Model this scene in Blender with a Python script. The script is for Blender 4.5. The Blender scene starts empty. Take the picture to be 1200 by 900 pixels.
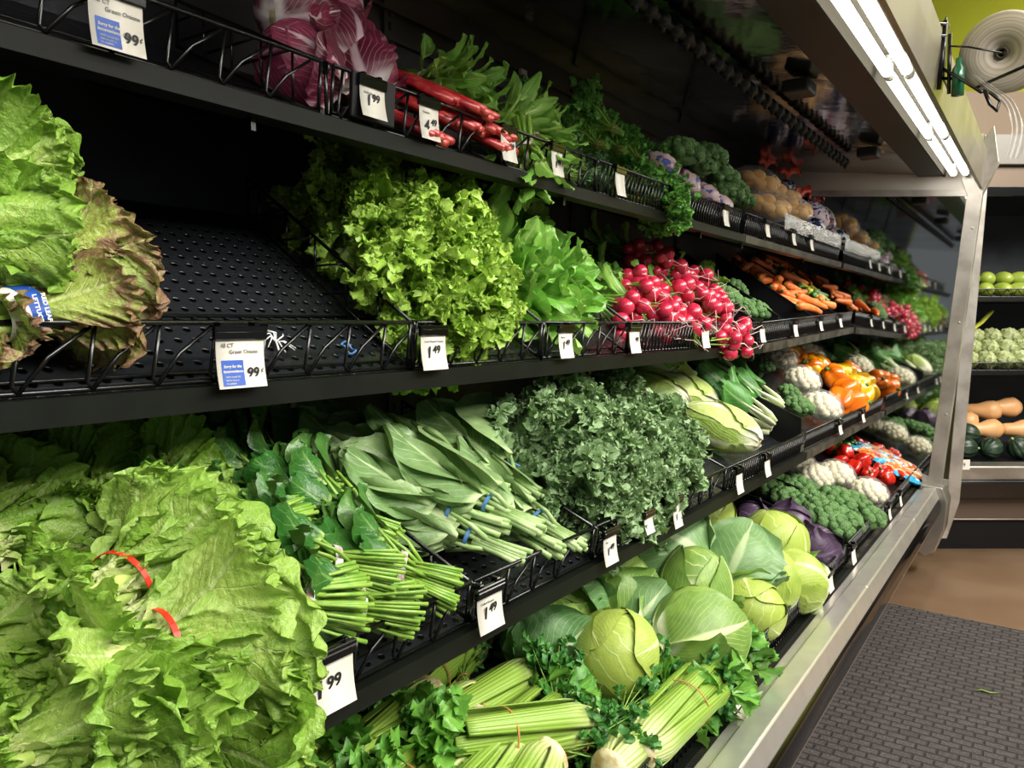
import bpy, math, random
import numpy as np
from mathutils import Matrix, Vector
PI = math.pi
scene = bpy.context.scene
COL = scene.collection

# ------------------------------------------------------------------ camera, world, light, exposure
F_PX = 920.0
PITCH = math.atan(72 / 920.0)
YAW = math.atan(632 / 920.0 * math.cos(PITCH))
CAM = np.array([0.0, 0.0, 1.25])
cam_d = bpy.data.cameras.new('camera')
cam_d.sensor_fit = 'HORIZONTAL'; cam_d.sensor_width = 36.0
cam_d.lens = 36.0 * F_PX / 1200.0
cam_d.clip_start = 0.02
cam = bpy.data.objects.new('camera', cam_d); COL.objects.link(cam)
cam.location = CAM
cam.rotation_euler = (PI / 2 - PITCH, 0, YAW)
scene.camera = cam
fw = np.array([-math.sin(YAW) * math.cos(PITCH), math.cos(YAW) * math.cos(PITCH), -math.sin(PITCH)])
rt = np.array([math.cos(YAW), math.sin(YAW), 0.0]); up = np.cross(rt, fw)

scene.view_settings.view_transform = 'Standard'
scene.view_settings.look = 'None'
scene.view_settings.gamma = 1
scene.view_settings.use_curve_mapping = False
scene.view_settings.exposure = -0.1
world = bpy.data.worlds.new('world'); scene.world = world
world.use_nodes = True
world.node_tree.nodes['Background'].inputs[0].default_value = (0.88, 0.94, 1.0, 1)
world.node_tree.nodes['Background'].inputs[1].default_value = 0.17

def area_light(name, loc, sx, sy, power, col=(1, 0.95, 0.87), rot=(0, 0, 0)):
    d = bpy.data.lights.new(name, 'AREA'); d.shape = 'RECTANGLE'; d.size = sx; d.size_y = sy
    d.energy = power; d.color = col
    o = bpy.data.objects.new(name, d); COL.objects.link(o); o.location = loc; o.rotation_euler = rot
    return o
area_light('ceiling_light', (1.7, 0.3, 3.2), 0.5, 2.6, 118, rot=(0, math.radians(45), 0))
area_light('ceiling_light', (1.7, 3.4, 3.2), 0.5, 2.6, 150, rot=(0, math.radians(45), 0))
area_light('ceiling_light', (3.2, 2.2, 3.2), 0.6, 4.0, 150, rot=(0, math.radians(60), 0))
area_light('ceiling_light', (1.2, 5.2, 3.6), 2.0, 0.5, 40)
TUBE = 14.0

# ------------------------------------------------------------------ helpers: colours, materials
def lin(h):
    h = h.lstrip('#'); v = [int(h[i:i + 2], 16) / 255 for i in (0, 2, 4)]
    return tuple((c / 12.92 if c <= .04045 else ((c + .055) / 1.055) ** 2.4) for c in v) + (1.0,)
MATS = {}
class N:
    def __init__(s, name):
        s.m = bpy.data.materials.new(name); s.m.use_nodes = True; s.t = s.m.node_tree
        s.b = s.t.nodes['Principled BSDF']; s.out = s.t.nodes['Material Output']; MATS[name] = s.m
    def n(s, ty, **kw):
        x = s.t.nodes.new(ty)
        for k, v in kw.items(): setattr(x, k, v)
        return x
    def l(s, a, b): s.t.links.new(a, b)
    def math(s, op, a, b=None, c=None):
        x = s.n('ShaderNodeMath', operation=op)
        for i, v in enumerate((a, b, c)):
            if v is None: continue
            if isinstance(v, (int, float)): x.inputs[i].default_value = v
            else: s.l(v, x.inputs[i])
        return x.outputs[0]
    def mix(s, f, a, b, mode='MIX'):
        x = s.n('ShaderNodeMix', data_type='RGBA', blend_type=mode)
        for i, v in ((0, f), (6, a), (7, b)):
            if isinstance(v, (int, float, tuple)): x.inputs[i].default_value = v
            else: s.l(v, x.inputs[i])
        return x.outputs[2]
    def noise(s, scale, det=3, rough=.5, co='Object'):
        tc = s.n('ShaderNodeTexCoord'); x = s.n('ShaderNodeTexNoise')
        x.inputs['Scale'].default_value = scale; x.inputs['Detail'].default_value = det; x.inputs['Roughness'].default_value = rough
        s.l(tc.outputs[co], x.inputs['Vector']); return x.outputs['Fac']
    def ramp(s, f, lo, hi):
        x = s.n('ShaderNodeMapRange'); x.interpolation_type = 'SMOOTHSTEP'
        s.l(f, x.inputs[0]); x.inputs[1].default_value = lo; x.inputs[2].default_value = hi
        return x.outputs[0]
    def bump(s, h, st, dist=.001):
        x = s.n('ShaderNodeBump'); x.inputs['Strength'].default_value = st; x.inputs['Distance'].default_value = dist
        s.l(h, x.inputs['Height']); s.l(x.outputs[0], s.b.inputs['Normal']); return x

def plain(name, col, rough=.5, metal=0.0, spec=.5, noise=None, bump=None, coat=0):
    if name in MATS: return MATS[name]
    m = N(name); m.b.inputs['Roughness'].default_value = rough; m.b.inputs['Metallic'].default_value = metal
    m.b.inputs['Specular IOR Level'].default_value = spec
    m.b.inputs['Coat Weight'].default_value = coat
    c = lin(col)
    if noise:
        sc, col2 = noise
        f = m.ramp(m.noise(sc), .35, .65)
        m.l(m.mix(f, c, lin(col2)), m.b.inputs['Base Color'])
    else: m.b.inputs['Base Color'].default_value = c
    if bump:
        m.bump(m.noise(bump[0], 4), bump[1], bump[2])
    return m.m

def leafmat(name, dark, light, vein, edge=None, nside=7, vs=.6, ribw=.05, slope=.45, rough=.38, trans=.25, edge_at=(.55, .95), base=None, base_at=.15, pucker=260, bst=.5, edge_mix=.9, bdist=.0015, sidew=.09, vb=.25):
    """leaf: uv.x across (rib at .5), uv.y from base to tip; rnd = one value per leaf"""
    m = N(name)
    uv = m.n('ShaderNodeUVMap'); sx = m.n('ShaderNodeSeparateXYZ'); m.l(uv.outputs[0], sx.inputs[0])
    u, v = sx.outputs[0], sx.outputs[1]
    a = m.math('MULTIPLY', m.math('ABSOLUTE', m.math('SUBTRACT', u, .5)), 2.0)
    at = m.n('ShaderNodeAttribute', attribute_name='rnd'); r = at.outputs['Fac']
    nz = m.noise(35, 3)
    f = m.math('ADD', m.math('MULTIPLY', nz, .8), m.math('MULTIPLY', r, .6))
    f = m.ramp(f, .35, 1.0)
    c = m.mix(f, lin(dark), lin(light))
    if edge:
        e = m.math('MAXIMUM', a, v)
        e = m.ramp(m.math('ADD', e, m.math('MULTIPLY', m.math('SUBTRACT', m.noise(45, 4), .5), .9)), edge_at[0], edge_at[1])
        c = m.mix(m.math('MULTIPLY', e, edge_mix), c, lin(edge))
    # veins
    wob = m.math('MULTIPLY', m.math('SUBTRACT', m.noise(30, 2), .5), .10)
    ph = m.math('MULTIPLY', m.math('ADD', m.math('SUBTRACT', v, m.math('MULTIPLY', a, slope)), wob), float(nside))
    fr = m.math('ABSOLUTE', m.math('SUBTRACT', m.math('FRACT', ph), .5))
    side = m.math('SUBTRACT', 1.0, m.ramp(fr, .0, sidew))
    side = m.math('MULTIPLY', side, m.math('SUBTRACT', 1.0, m.math('MULTIPLY', a, .75)))
    rw = m.math('MULTIPLY', m.math('SUBTRACT', 1.15, v), ribw)
    rib = m.math('SUBTRACT', 1.0, m.ramp(m.math('DIVIDE', a, rw), .5, 1.3))
    vn = m.math('MAXIMUM', m.math('MULTIPLY', side, .75), rib)
    c = m.mix(m.math('MULTIPLY', vn, vs), c, lin(vein))
    if base:
        bf = m.math('SUBTRACT', 1.0, m.ramp(v, base_at * .4, base_at * 1.6))
        c = m.mix(bf, c, lin(base))
    m.l(c, m.b.inputs['Base Color'])
    m.b.inputs['Roughness'].default_value = rough
    m.b.inputs['Specular IOR Level'].default_value = .45
    h = m.math("ADD", m.math("MULTIPLY", vn, vb), m.noise(pucker, 3, .6))
    bp = m.bump(h, bst, bdist)
    tr = m.n('ShaderNodeBsdfTranslucent'); m.l(m.mix(.25, c, (.5, .68, .14, 1)), tr.inputs[0])
    mx = m.n('ShaderNodeMixShader'); mx.inputs[0].default_value = trans
    m.l(m.b.outputs[0], mx.inputs[1]); m.l(tr.outputs[0], mx.inputs[2]); m.l(mx.outputs[0], m.out.inputs[0])
    return m.m

def glass_film(name, col='#ffffff', opacity=.25, rough=.15, bump=(40, .6, .004)):
    m = N(name); m.b.inputs['Base Color'].default_value = lin(col); m.b.inputs['Roughness'].default_value = rough
    m.b.inputs['Specular IOR Level'].default_value = .8
    if bump: m.bump(m.noise(bump[0], 3), bump[1], bump[2])
    tp = m.n('ShaderNodeBsdfTransparent'); mx = m.n('ShaderNodeMixShader'); mx.inputs[0].default_value = opacity
    m.l(tp.outputs[0], mx.inputs[1]); m.l(m.b.outputs[0], mx.inputs[2]); m.l(mx.outputs[0], m.out.inputs[0])
    return m.m

BLACK = plain('black_metal', '#0c0d0f', .33, 0, .5, bump=(60, .15, .001))
BLACKWIRE = plain('black_wire', '#0a0a0b', .25, 0, .6)
BLACKPL = plain('black_plastic', '#0d0e10', .5, 0, .25)
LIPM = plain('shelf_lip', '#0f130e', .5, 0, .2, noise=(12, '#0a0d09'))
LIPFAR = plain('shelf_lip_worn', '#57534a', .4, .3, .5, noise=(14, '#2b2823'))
STEEL = plain('brushed_steel', '#bdb9b0', .3, .8, .5, noise=(6, '#a39e95'), bump=(30, .12, .001))
STEELD = plain('worn_steel', '#8a867e', .4, .8, .5, noise=(20, '#55524c'))
FRAME = plain('silver_frame', '#b5b0a8', .35, .55, .5, noise=(8, '#9a948b'))
GREYP = plain('grey_enamel', '#8f8a83', .45, .1, .5)
GLOSSB = plain('gloss_black', '#0a0a0c', .12, 0, .7)
PAPER = plain('tag_paper', '#dcd8cc', .6)
INK = plain('tag_ink', '#141414', .6)
INKG = plain('grey_ink', '#6b6a68', .6)
BLUEP = plain('tag_blue', '#1f4fa8', .5)
WHITEP = plain('white_plastic', '#f2f2ee', .35)

# ------------------------------------------------------------------ mesh builder
class MB:
    def __init__(s): s.v = []; s.f = []; s.uv = []; s.r = []; s.n = 0
    def add(s, V, Fc, UV=None, r=.5, M=None):
        V = np.asarray(V, float)
        if M is not None: V = V @ M[:3, :3].T + M[:3, 3]
        Fc = np.asarray(Fc, int)
        s.v.append(V); s.f.append([tuple(int(i) + s.n for i in f) for f in Fc] if len(Fc) else [])
        s.uv.append(np.zeros((len(V), 2)) if UV is None else np.asarray(UV, float))
        s.r.append(np.full(len(V), r)); s.n += len(V); return s
    def faces(s, V, L, r=.5):
        V = np.asarray(V, float); s.v.append(V); s.f.append([tuple(i + s.n for i in f) for f in L])
        s.uv.append(np.zeros((len(V), 2))); s.r.append(np.full(len(V), r)); s.n += len(V); return s
    def box(s, x0, x1, y0, y1, z0, z1, M=None):
        V = np.array([(x, y, z) for x in (x0, x1) for y in (y0, y1) for z in (z0, z1)], float)
        if M is not None: V = V @ M[:3, :3].T + M[:3, 3]
        return s.faces(V, [(0, 1, 3, 2), (4, 6, 7, 5), (0, 4, 5, 1), (2, 3, 7, 6), (0, 2, 6, 4), (1, 5, 7, 3)])
    def tube(s, path, rad, k=8, cap=True, r=.5, sq=1.0, close=False):
        P = np.asarray(path, float); n = len(P)
        R = np.full(n, rad) if np.isscalar(rad) else np.asarray(rad, float)
        T = np.gradient(P, axis=0) if not close else (np.roll(P, -1, 0) - np.roll(P, 1, 0))
        T /= np.linalg.norm(T, axis=1)[:, None] + 1e-12
        a = np.array([0, 0, 1.0]) if abs(T[0][2]) < .9 else np.array([1.0, 0, 0])
        V = []; UV = []
        u = np.cross(T[0], a); u /= np.linalg.norm(u)
        for i in range(n):
            u = u - T[i] * (u @ T[i]); u /= np.linalg.norm(u) + 1e-12; w = np.cross(T[i], u)
            for j in range(k):
                t = 2 * PI * j / k
                V.append(P[i] + R[i] * (math.cos(t) * u + sq * math.sin(t) * w)); UV.append((j / k, i / max(1, n - 1)))
        L = []
        for i in range(n if close else n - 1):
            i2 = (i + 1) % n
            for j in range(k):
                j2 = (j + 1) % k; L.append((i * k + j, i * k + j2, i2 * k + j2, i2 * k + j))
        if cap and not close:
            L.append(tuple(range(k))[::-1]); L.append(tuple((n - 1) * k + j for j in range(k)))
        s.v.append(np.array(V)); s.f.append([tuple(i + s.n for i in f) for f in L]); s.uv.append(np.array(UV))
        s.r.append(np.full(len(V), r)); s.n += len(V); return s
    def prism(s, poly, y0, y1):
        """xz polygon extruded along y"""
        n = len(poly); V = [(x, y0, z) for x, z in poly] + [(x, y1, z) for x, z in poly]
        L = [(i, (i + 1) % n, (i + 1) % n + n, i + n) for i in range(n)] + [tuple(range(n))[::-1], tuple(range(n, 2 * n))]
        return s.faces(V, L)
    def sphere(s, c, rx, ry=None, rz=None, nu=16, nv=10, disp=None, M=None, r=.5):
        ry = ry or rx; rz = rz or rx
        th = np.linspace(0, PI, nv + 1); ph = np.linspace(0, 2 * PI, nu, endpoint=False)
        TT, PP = np.meshgrid(th, ph, indexing='ij')
        D = np.stack([np.sin(TT) * np.cos(PP), np.sin(TT) * np.sin(PP), np.cos(TT)], -1).reshape(-1, 3)
        k = np.ones(len(D)) if disp is None else disp(D)
        V = D * k[:, None] * np.array([rx, ry, rz]) + np.array(c)
        if M is not None: V = V @ M[:3, :3].T + M[:3, 3]
        L = []
        for i in range(nv):
            for j in range(nu):
                j2 = (j + 1) % nu; L.append((i * nu + j, (i + 1) * nu + j, (i + 1) * nu + j2, i * nu + j2))
        s.v.append(V); s.f.append([tuple(i + s.n for i in f) for f in L])
        s.uv.append(np.stack([PP.ravel() / (2 * PI), 1 - TT.ravel() / PI], -1)); s.r.append(np.full(len(V), r)); s.n += len(V); return s
    def mesh(s, name, mat, smooth=True):
        me = bpy.data.meshes.new(name)
        V = np.concatenate(s.v); Fl = [f for a in s.f for f in a]
        me.from_pydata(V.tolist(), [], Fl); 
        UV = np.concatenate(s.uv); R = np.concatenate(s.r)
        ul = me.uv_layers.new(name='UVMap'); li = np.zeros(len(me.loops), int); me.loops.foreach_get('vertex_index', li)
        ul.data.foreach_set('uv', UV[li].astype(np.float32).ravel())
        at = me.attributes.new('rnd', 'FLOAT', 'POINT'); at.data.foreach_set('value', R.astype(np.float32))
        me.polygons.foreach_set('use_smooth', [smooth] * len(me.polygons))
        me.materials.append(mat); me.update(); return me

def obj(name, mb, mat, parent=None, smooth=True, **props):
    me = mb.mesh(name, mat, smooth) if isinstance(mb, MB) else mb
    o = bpy.data.objects.new(name, me); COL.objects.link(o)
    if parent is not None: o.parent = parent
    for k, v in props.items(): o[k] = v
    return o
def bevel(o, w=.003, seg=2):
    m = o.modifiers.new('bevel', 'BEVEL'); m.width = w; m.segments = seg; m.limit_method = 'ANGLE'; return o
def thing(name, label, cat, loc=(0, 0, 0), group=None):
    o = bpy.data.objects.new(name, None); COL.objects.link(o); o.location = loc; o.empty_display_size = .05
    o['label'] = label; o['category'] = cat
    if group: o['group'] = group
    return o
def tag(o, label, cat, group=None):
    o['label'] = label; o['category'] = cat
    if group: o['group'] = group
    return o

# prototype: a thing whose parts are stored, copied by dup()
class Proto:
    def __init__(s, name, parts):
        """parts: list of (part_name, mesh, parent_part_index or None[, label])"""
        s.name = name; s.parts = parts
        s.root = bpy.data.objects.new(name, None) if len(parts) > 1 else bpy.data.objects.new(name, parts[0][1])
        s.root.empty_display_size = .05 if len(parts) > 1 else 1
        s.objs = []
        if len(parts) > 1:
            for p in parts:
                o = bpy.data.objects.new(p[0], p[1])
                if len(p) > 3: o['label'] = p[3]
                s.objs.append(o)
PROTOS = []
def proto(name, parts):
    p = Proto(name, parts); PROTOS.append(p); return p
def dup(p, M, label, cat, group=None):
    r = p.root.copy(); COL.objects.link(r); r.matrix_world = Matrix(M.tolist()) if isinstance(M, np.ndarray) else M
    r['label'] = label; r['category'] = cat
    if group: r['group'] = group
    new = []
    for o, pt in zip(p.objs, p.parts):
        c = o.copy(); COL.objects.link(c); c.parent = r if pt[2] is None else new[pt[2]]; new.append(c)
    return r

# ------------------------------------------------------------------ tiers of the case (x front / back, z), y along the case
TIERS = {1: (-.93, 1.552, -1.33, 1.74), 2: (-.86, 1.168, -1.29, 1.455), 3: (-.70, .80, -1.20, 1.02), 4: (-.55, .43, -1.05, .60)}
CASE_Y0, CASE_Y1, SPLIT = -1.0, 4.38, 2.80
def t2rise(y): return .055 * max(0.0, min(1.0, (y - SPLIT) / 1.58))
def tbasis(t):
    xf, zf, xb, zb = TIERS[t]; s = np.array([xb - xf, 0, zb - zf]); s /= np.linalg.norm(s)
    n = np.array([s[2], 0, -s[0]]); return np.array([xf, 0, zf]), s, n
def ray(px, py): return fw + rt * (px - 600) / F_PX + up * (450 - py) / F_PX
def on(t, px, py, lift=0.0):
    if t == 1:                                                       # seen nearly edge-on: aim at an upright plane set back from the rail
        return atX(px, py, -.93 - 1.9 * lift)
    o, s, n = tbasis(t); o = o + n * lift; r = ray(px, py); k = ((o - CAM) @ n) / (r @ n); p = CAM + r * k
    if t == 2 and p[1] > SPLIT:
        o = o + np.array([0, 0, t2rise(p[1])]); k = ((o - CAM) @ n) / (r @ n); p = CAM + r * k
    return p
def atX(px, py, X): r = ray(px, py); return CAM + r * (X / r[0])
def proj(p):
    p = np.asarray(p) - CAM; d = p @ fw; return 600 + F_PX * (p @ rt) / d, 450 - F_PX * (p @ up) / d
def rot(axis, deg):
    return np.array(Matrix.Rotation(math.radians(deg), 4, axis))
def frame(t, p, head=0, roll=0, pitch=0, sc=1.0):
    _, s, n = tbasis(t); h = math.radians(head); y = math.cos(h) * np.array([0, 1.0, 0]) + math.sin(h) * s
    x = np.cross(y, n); M = np.eye(4); M[:3, 0] = x; M[:3, 1] = y; M[:3, 2] = n
    M = M @ rot('X', pitch) @ rot('Y', roll); M[:3, :3] *= sc; M[:3, 3] = p; return M
def put(p, t, px, py, lift, label, cat, head=0, roll=0, pitch=0, sc=1.0, group=None, off=0.0, inset=None, yr=None):
    c = on(t, px, py, lift)
    if inset is None: inset = .085 if off > 0 else .01
    if t != 1:                                                       # stay inside the shelf: before the end mirror, behind the rail
        xf, zf, xb, zb = TIERS[t]; _, s, n = tbasis(t)
        if c[1] > 4.31: c[1] = 4.31
        if c[0] > xf - inset and 'over' not in label: c = c + s * (c[0] - xf + inset) / -s[0]
        if c[0] < -1.28: c = c - s * (-1.28 - c[0]) / -s[0]
    else:
        if c[1] > 4.31: c = c * (4.31 / c[1]) + CAM * (1 - 4.31 / c[1])
    if yr: c[1] = min(max(c[1], yr[0]), yr[1])
    M = frame(t, c, head, roll, pitch, sc); M[:3, 3] -= M[:3, 1] * off
    return dup(p, M, label, cat, group)
ORD = ['first', 'second', 'third', 'fourth', 'fifth', 'sixth', 'seventh', 'eighth', 'ninth', 'tenth', 'eleventh', 'twelfth', 'thirteenth',
       'fourteenth', 'fifteenth', 'sixteenth', 'seventeenth', 'eighteenth', 'nineteenth', 'twentieth', 'twenty-first', 'twenty-second', 'twenty-third', 'twenty-fourth',
       'twenty-fifth', 'twenty-sixth', 'twenty-seventh', 'twenty-eighth', 'twenty-ninth', 'thirtieth', 'thirty-first', 'thirty-second', 'thirty-third', 'thirty-fourth']
def rank(objs, fmt, key=0):
    """labels by place: fmt has {o}, an ordinal counted from the left (key 0) or from the top (key 1)"""
    q = sorted(objs, key=lambda o: proj(o.matrix_world.translation[:])[key])
    for i, o in enumerate(q): o['label'] = fmt.format(o=ORD[i])
# ------------------------------------------------------------------ the room
fl = N('floor_concrete')
f = fl.ramp(fl.noise(2.2, 5, .6), .3, .7); fl.l(fl.mix(f, lin('#94765c'), lin('#a88b70')), fl.b.inputs['Base Color'])
fl.b.inputs['Roughness'].default_value = .28
o = obj('floor', MB().box(-3, 6, -3, 9, -.1, 0), fl.m, kind='structure')
mt = N('mat_carpet')
tc = mt.n('ShaderNodeTexCoord'); mp = mt.n('ShaderNodeMapping'); mp.inputs['Rotation'].default_value = (0, 0, 0)
mt.l(tc.outputs['Object'], mp.inputs[0])
br = mt.n('ShaderNodeTexBrick'); mt.l(mp.outputs[0], br.inputs[0])
br.inputs['Scale'].default_value = 1.0; br.inputs['Brick Width'].default_value = .055; br.inputs['Row Height'].default_value = .034
br.inputs['Mortar Size'].default_value = .005; br.inputs['Mortar Smooth'].default_value = .6
br.inputs[1].default_value = lin('#57504e'); br.inputs[2].default_value = lin('#4a4443'); br.inputs[3].default_value = lin('#2c2929')
nz = mt.ramp(mt.noise(160, 3), .3, .7)
mt.l(mt.mix(mt.math('MULTIPLY', nz, .6), br.outputs[0], lin('#2f2b2b')), mt.b.inputs['Base Color'])
mt.b.inputs['Roughness'].default_value = .95; mt.bump(mt.math('ADD', mt.math('MULTIPLY', br.outputs[1], -1.0), mt.math('MULTIPLY', nz, .5)), .9, .004)
mb = MB(); c0 = np.array([-.62, 3.72]); 
mb.faces([(-.58, -1, .001), (2.2, -1, .001), (2.2, 3.55, .001), (-.58, 3.75, .001), (-.58, -1, .009), (2.2, -1, .009), (2.2, 3.55, .009), (-.58, 3.75, .009)],
         [(0, 3, 2, 1), (4, 5, 6, 7), (0, 1, 5, 4), (1, 2, 6, 5), (2, 3, 7, 6), (3, 0, 4, 7)])
tag(obj('floor_mat', mb, mt.m, smooth=False), 'charcoal ribbed carpet mat covering the aisle floor in front of the case', 'mat')
LIME = plain('lime_paint', '#c9cf45', .6, bump=(90, .1, .001))
BEIGE = plain('beige_paint', '#8a7765', .6)
obj('wall_end', MB().box(-3, 6, 6.4, 6.5, 0, 4.2), LIME, kind='structure')
obj('wall_left', MB().box(-1.75, -1.65, -3, 6.4, 0, 4.2), LIME, kind='structure')
CEILM = plain('ceiling_paint', '#c9c4ba', .8)
obj('ceiling', MB().box(-3, 6, -3, 6.5, 4.2, 4.3), CEILM, kind='structure')
# fragment of leaf on the mat
mb = MB(); mb.tube([(0, 0, 0), (.02, .012, .003), (.045, .01, .001), (.07, .022, .002)], [.002, .005, .006, .001], 6, sq=.25)
lo = obj('leaf_scrap', mb, plain('scrap_green', '#6f8a3a', .5)); 
r_ = ray(1142, 809); k_ = (0.012 - CAM[2]) / r_[2]; lo.location = CAM + r_ * k_
tag(lo, 'small green leaf scrap fallen on the charcoal mat', 'leaf')

# ------------------------------------------------------------------ the refrigerated case
case = thing('refrigerated_case', 'long black open produce case with steel bumper and lit canopy', 'display case', (-1.0, CASE_Y1 / 2, 0))
def cobj(name, mb, mat, smooth=False, parent=None, **k):
    o = obj(name, mb, mat, None, smooth, **k)
    o.parent = parent or case
    o.matrix_parent_inverse = Matrix.Translation(-case.location) if parent is None else Matrix.Identity(4)
    return o
BACKM = plain('case_back', '#383c42', .4, .2, .5, noise=(3, '#25282d'), bump=(8, .15, .004))
Y0, Y1 = CASE_Y0, CASE_Y1
mb = MB(); mb.box(-1.42, -1.36, Y0, Y1, .2, 2.12)
for y in (.55, 1.45, 2.35, 3.25):
    mb.box(-1.361, -1.352, y - .018, y + .018, .6, 2.05)            # slotted uprights
for z in (1.93, 2.0): mb.box(-1.361, -1.345, Y0, Y1, z, z + .008)
cobj('back_panel', mb, BACKM)
for y in (.55, 1.45, 2.35, 3.25):
    mb = MB()
    for z in np.arange(.7, 2.0, .033): mb.box(-1.3525, -1.351, y - .004, y + .004, z, z + .02)
    cobj('upright_slots', mb, plain('slot_dark', '#020203', .8))
CEIL = plain('dark_mirror_steel', '#b3a69e', .11, 1.0, .5, noise=(2.5, '#6d6560'), bump=(7, .25, .01))
mb = MB(); mb.prism([(-1.40, 2.085), (-.56, 1.972), (-.56, 2.16), (-1.40, 2.16)], Y0, Y1); cobj('inner_ceiling', mb, CEIL)
mb = MB(); mb.prism([(-.575, 1.965), (-.462, 1.958), (-.462, 2.0), (-.575, 2.0)], Y0, Y1); cobj('canopy_strip', mb, BLACKPL)
TROF = plain('light_trough', '#3a372e', .85, spec=.1)
mb = MB(); mb.prism([(-.462, 1.953), (-.455, 1.953), (-.448, 2.006), (-.330, 2.006), (-.318, 1.925), (-.312, 1.925), (-.322, 2.014), (-.462, 2.014)], Y0, Y1)
fx = cobj('light_fixture', mb, TROF)
mb = MB(); mb.prism([(-.335, 1.99), (-.311, 1.885), (-.298, 1.885), (-.287, 1.99), (-.285, 2.06), (-.56, 2.16), (-.56, 2.02), (-.34, 2.02)], Y0, Y1)
o = cobj('canopy_fascia', mb, plain('fascia_metal', '#8d877d', .35, .5, noise=(5, '#7a746a')))
tb = N('tube_light'); tb.b.inputs['Emission Color'].default_value = (1, .97, .9, 1); tb.b.inputs['Emission Strength'].default_value = TUBE
tb.b.inputs['Base Color'].default_value = (1, 1, 1, 1)
L = .90; ends = 4.33
for xx, zz in ((-.415, 1.958), (-.365, 1.955)):
    for k in range(6):
        b = ends - k * (L + .012); a = b - L
        if b < Y0: break
        m = MB(); m.tube([(xx, a + .02, zz), (xx, b - .02, zz)], .0145, 14)
        t = cobj('fluorescent_tube', m, tb.m, True, parent=fx)
        for y in (a, b - .02):
            m = MB(); m.tube([(xx, y, zz), (xx, y + .02, zz)], .0152, 14); m.box(xx - .008, xx + .008, y, y + .015, zz, 2.006)
            cobj('lamp_holder', m, WHITEP, True, parent=fx)
# air nozzle rail and ceiling brackets
mb = MB(); zt = lambda x: 1.955 + (-.56 - x) / .84 * .13
mb.tube([(-.80, .3, 1.972), (-.80, 3.85, 1.972)], .011, 10)
y = .3
while y < 3.85:
    mb.tube([(-.80, y - .016, 1.972), (-.80, y + .016, 1.972)], .019, 12)
    mb.tube([(-.80, y, 1.96), (-.80, y + .01, 1.945)], [.010, .006], 8)
    y += .075
cobj('misting_rail', mb, BLACKPL, True)
for y in (1.05, 2.45, 3.55):
    mb = MB(); mb.box(-.70, -.62, y, y + .1, 1.935, 1.975); bevel(cobj('sensor_box', mb, BLACKPL), .008, 3)
mb = MB(); mb.box(-1.345, -1.335, 2.0, 2.03, 1.99, 2.005); cobj('sticker', mb, PAPER)
# bottom: tank, honeycomb intake, steel bumper, skirt
mb = MB(); mb.prism([(-1.42, .12), (-.50, .12), (-.50, .36), (-1.42, .36)], Y0, Y1 + .0); cobj('base_tank', mb, BLACK)
gr = N('intake_grille'); tc = gr.n('ShaderNodeTexCoord'); wv = gr.n('ShaderNodeTexWave'); wv.bands_direction = 'Y'; wv.inputs['Scale'].default_value = 32
gr.l(tc.outputs['Object'], wv.inputs[0]); gr.l(gr.mix(wv.outputs[1], lin('#060606'), lin('#3a3935')), gr.b.inputs['Base Color']); gr.b.inputs['Roughness'].default_value = .4
mb = MB(); mb.prism([(-.545, .36), (-.500, .36), (-.500, .425), (-.545, .415)], Y0, Y1); cobj('intake_grille', mb, gr.m)
bs = N('bumper_steel')
f = bs.ramp(bs.noise(7, 3, .5), .4, .7)
bs.l(bs.mix(f, lin('#ebe8e1'), lin('#d6d1c8')), bs.b.inputs['Base Color']); bs.b.inputs['Metallic'].default_value = .8
bs.l(bs.math('MULTIPLY_ADD', f, .1, .28), bs.b.inputs['Roughness']); bs.bump(bs.noise(30, 2), .08, .001)
for (a, b) in ((Y0, 1.30), (1.303, 2.55), (2.553, 3.55), (3.553, Y1 - .1)):
    mb = MB(); mb.prism([(-.510, .36), (-.510, .430), (-.483, .432), (-.481, .442), (-.432, .445), (-.428, .441), (-.413, .396), (-.43, .36)], a, b)
    bevel(cobj('bumper_rail', mb, bs.m), .0025, 2)
mb = MB()
mb.prism([(-.45, .29), (-.424, .300), (-.410, .315), (-.403, .335), (-.403, .365), (-.409, .385), (-.417, .394), (-.45, .395)], Y0, Y1 - .06); cobj('bumper_strip', mb, GLOSSB, True)
PANEL = plain('lower_panel', '#7d7066', .35, .2, .5)
mb = MB(); mb.prism([(-.50, .36), (-.440, .36), (-.428, .30), (-.432, .26), (-.52, .10), (-.62, .05), (-.62, .36)], Y0, Y1); cobj('lower_panel', mb, PANEL)
mb = MB(); mb.box(-1.4, -.66, Y0, Y1, 0, .12); cobj('kick_plate', mb, BLACK)
# end wall with mirror
mir = N('mirror_glass'); mir.b.inputs['Metallic'].default_value = 1; mir.b.inputs['Base Color'].default_value = (.62, .64, .62, 1)
mir.b.inputs['Roughness'].default_value = .035
mb = MB(); ym = Y1
mb.prism([(-1.36, .36), (-.47, .47), (-.345, 1.86), (-1.36, 1.955)], ym, ym + .004)
cobj('end_mirror', mb, mir.m)
mb = MB()                                                            # white panel above the mirror
mb.prism([(-1.40, 1.955), (-.35, 1.86), (-.30, 1.885), (-.30, 2.14), (-1.40, 2.14)], ym - .005, ym + .05)
cobj('end_panel', mb, plain('end_panel_white', '#c2bcb2', .4, .1))
def bar(mb, p, q, w, d):
    """flat bar in the end plane from p to q (xz), width w, depth d towards the camera"""
    p = np.array(p, float); q = np.array(q, float); e = q - p; e /= np.linalg.norm(e); nn = np.array([-e[1], e[0]]) * w / 2
    poly = [tuple(p + nn), tuple(q + nn), tuple(q - nn), tuple(p - nn)]; mb.prism(poly, ym - d, ym + .004)
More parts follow.
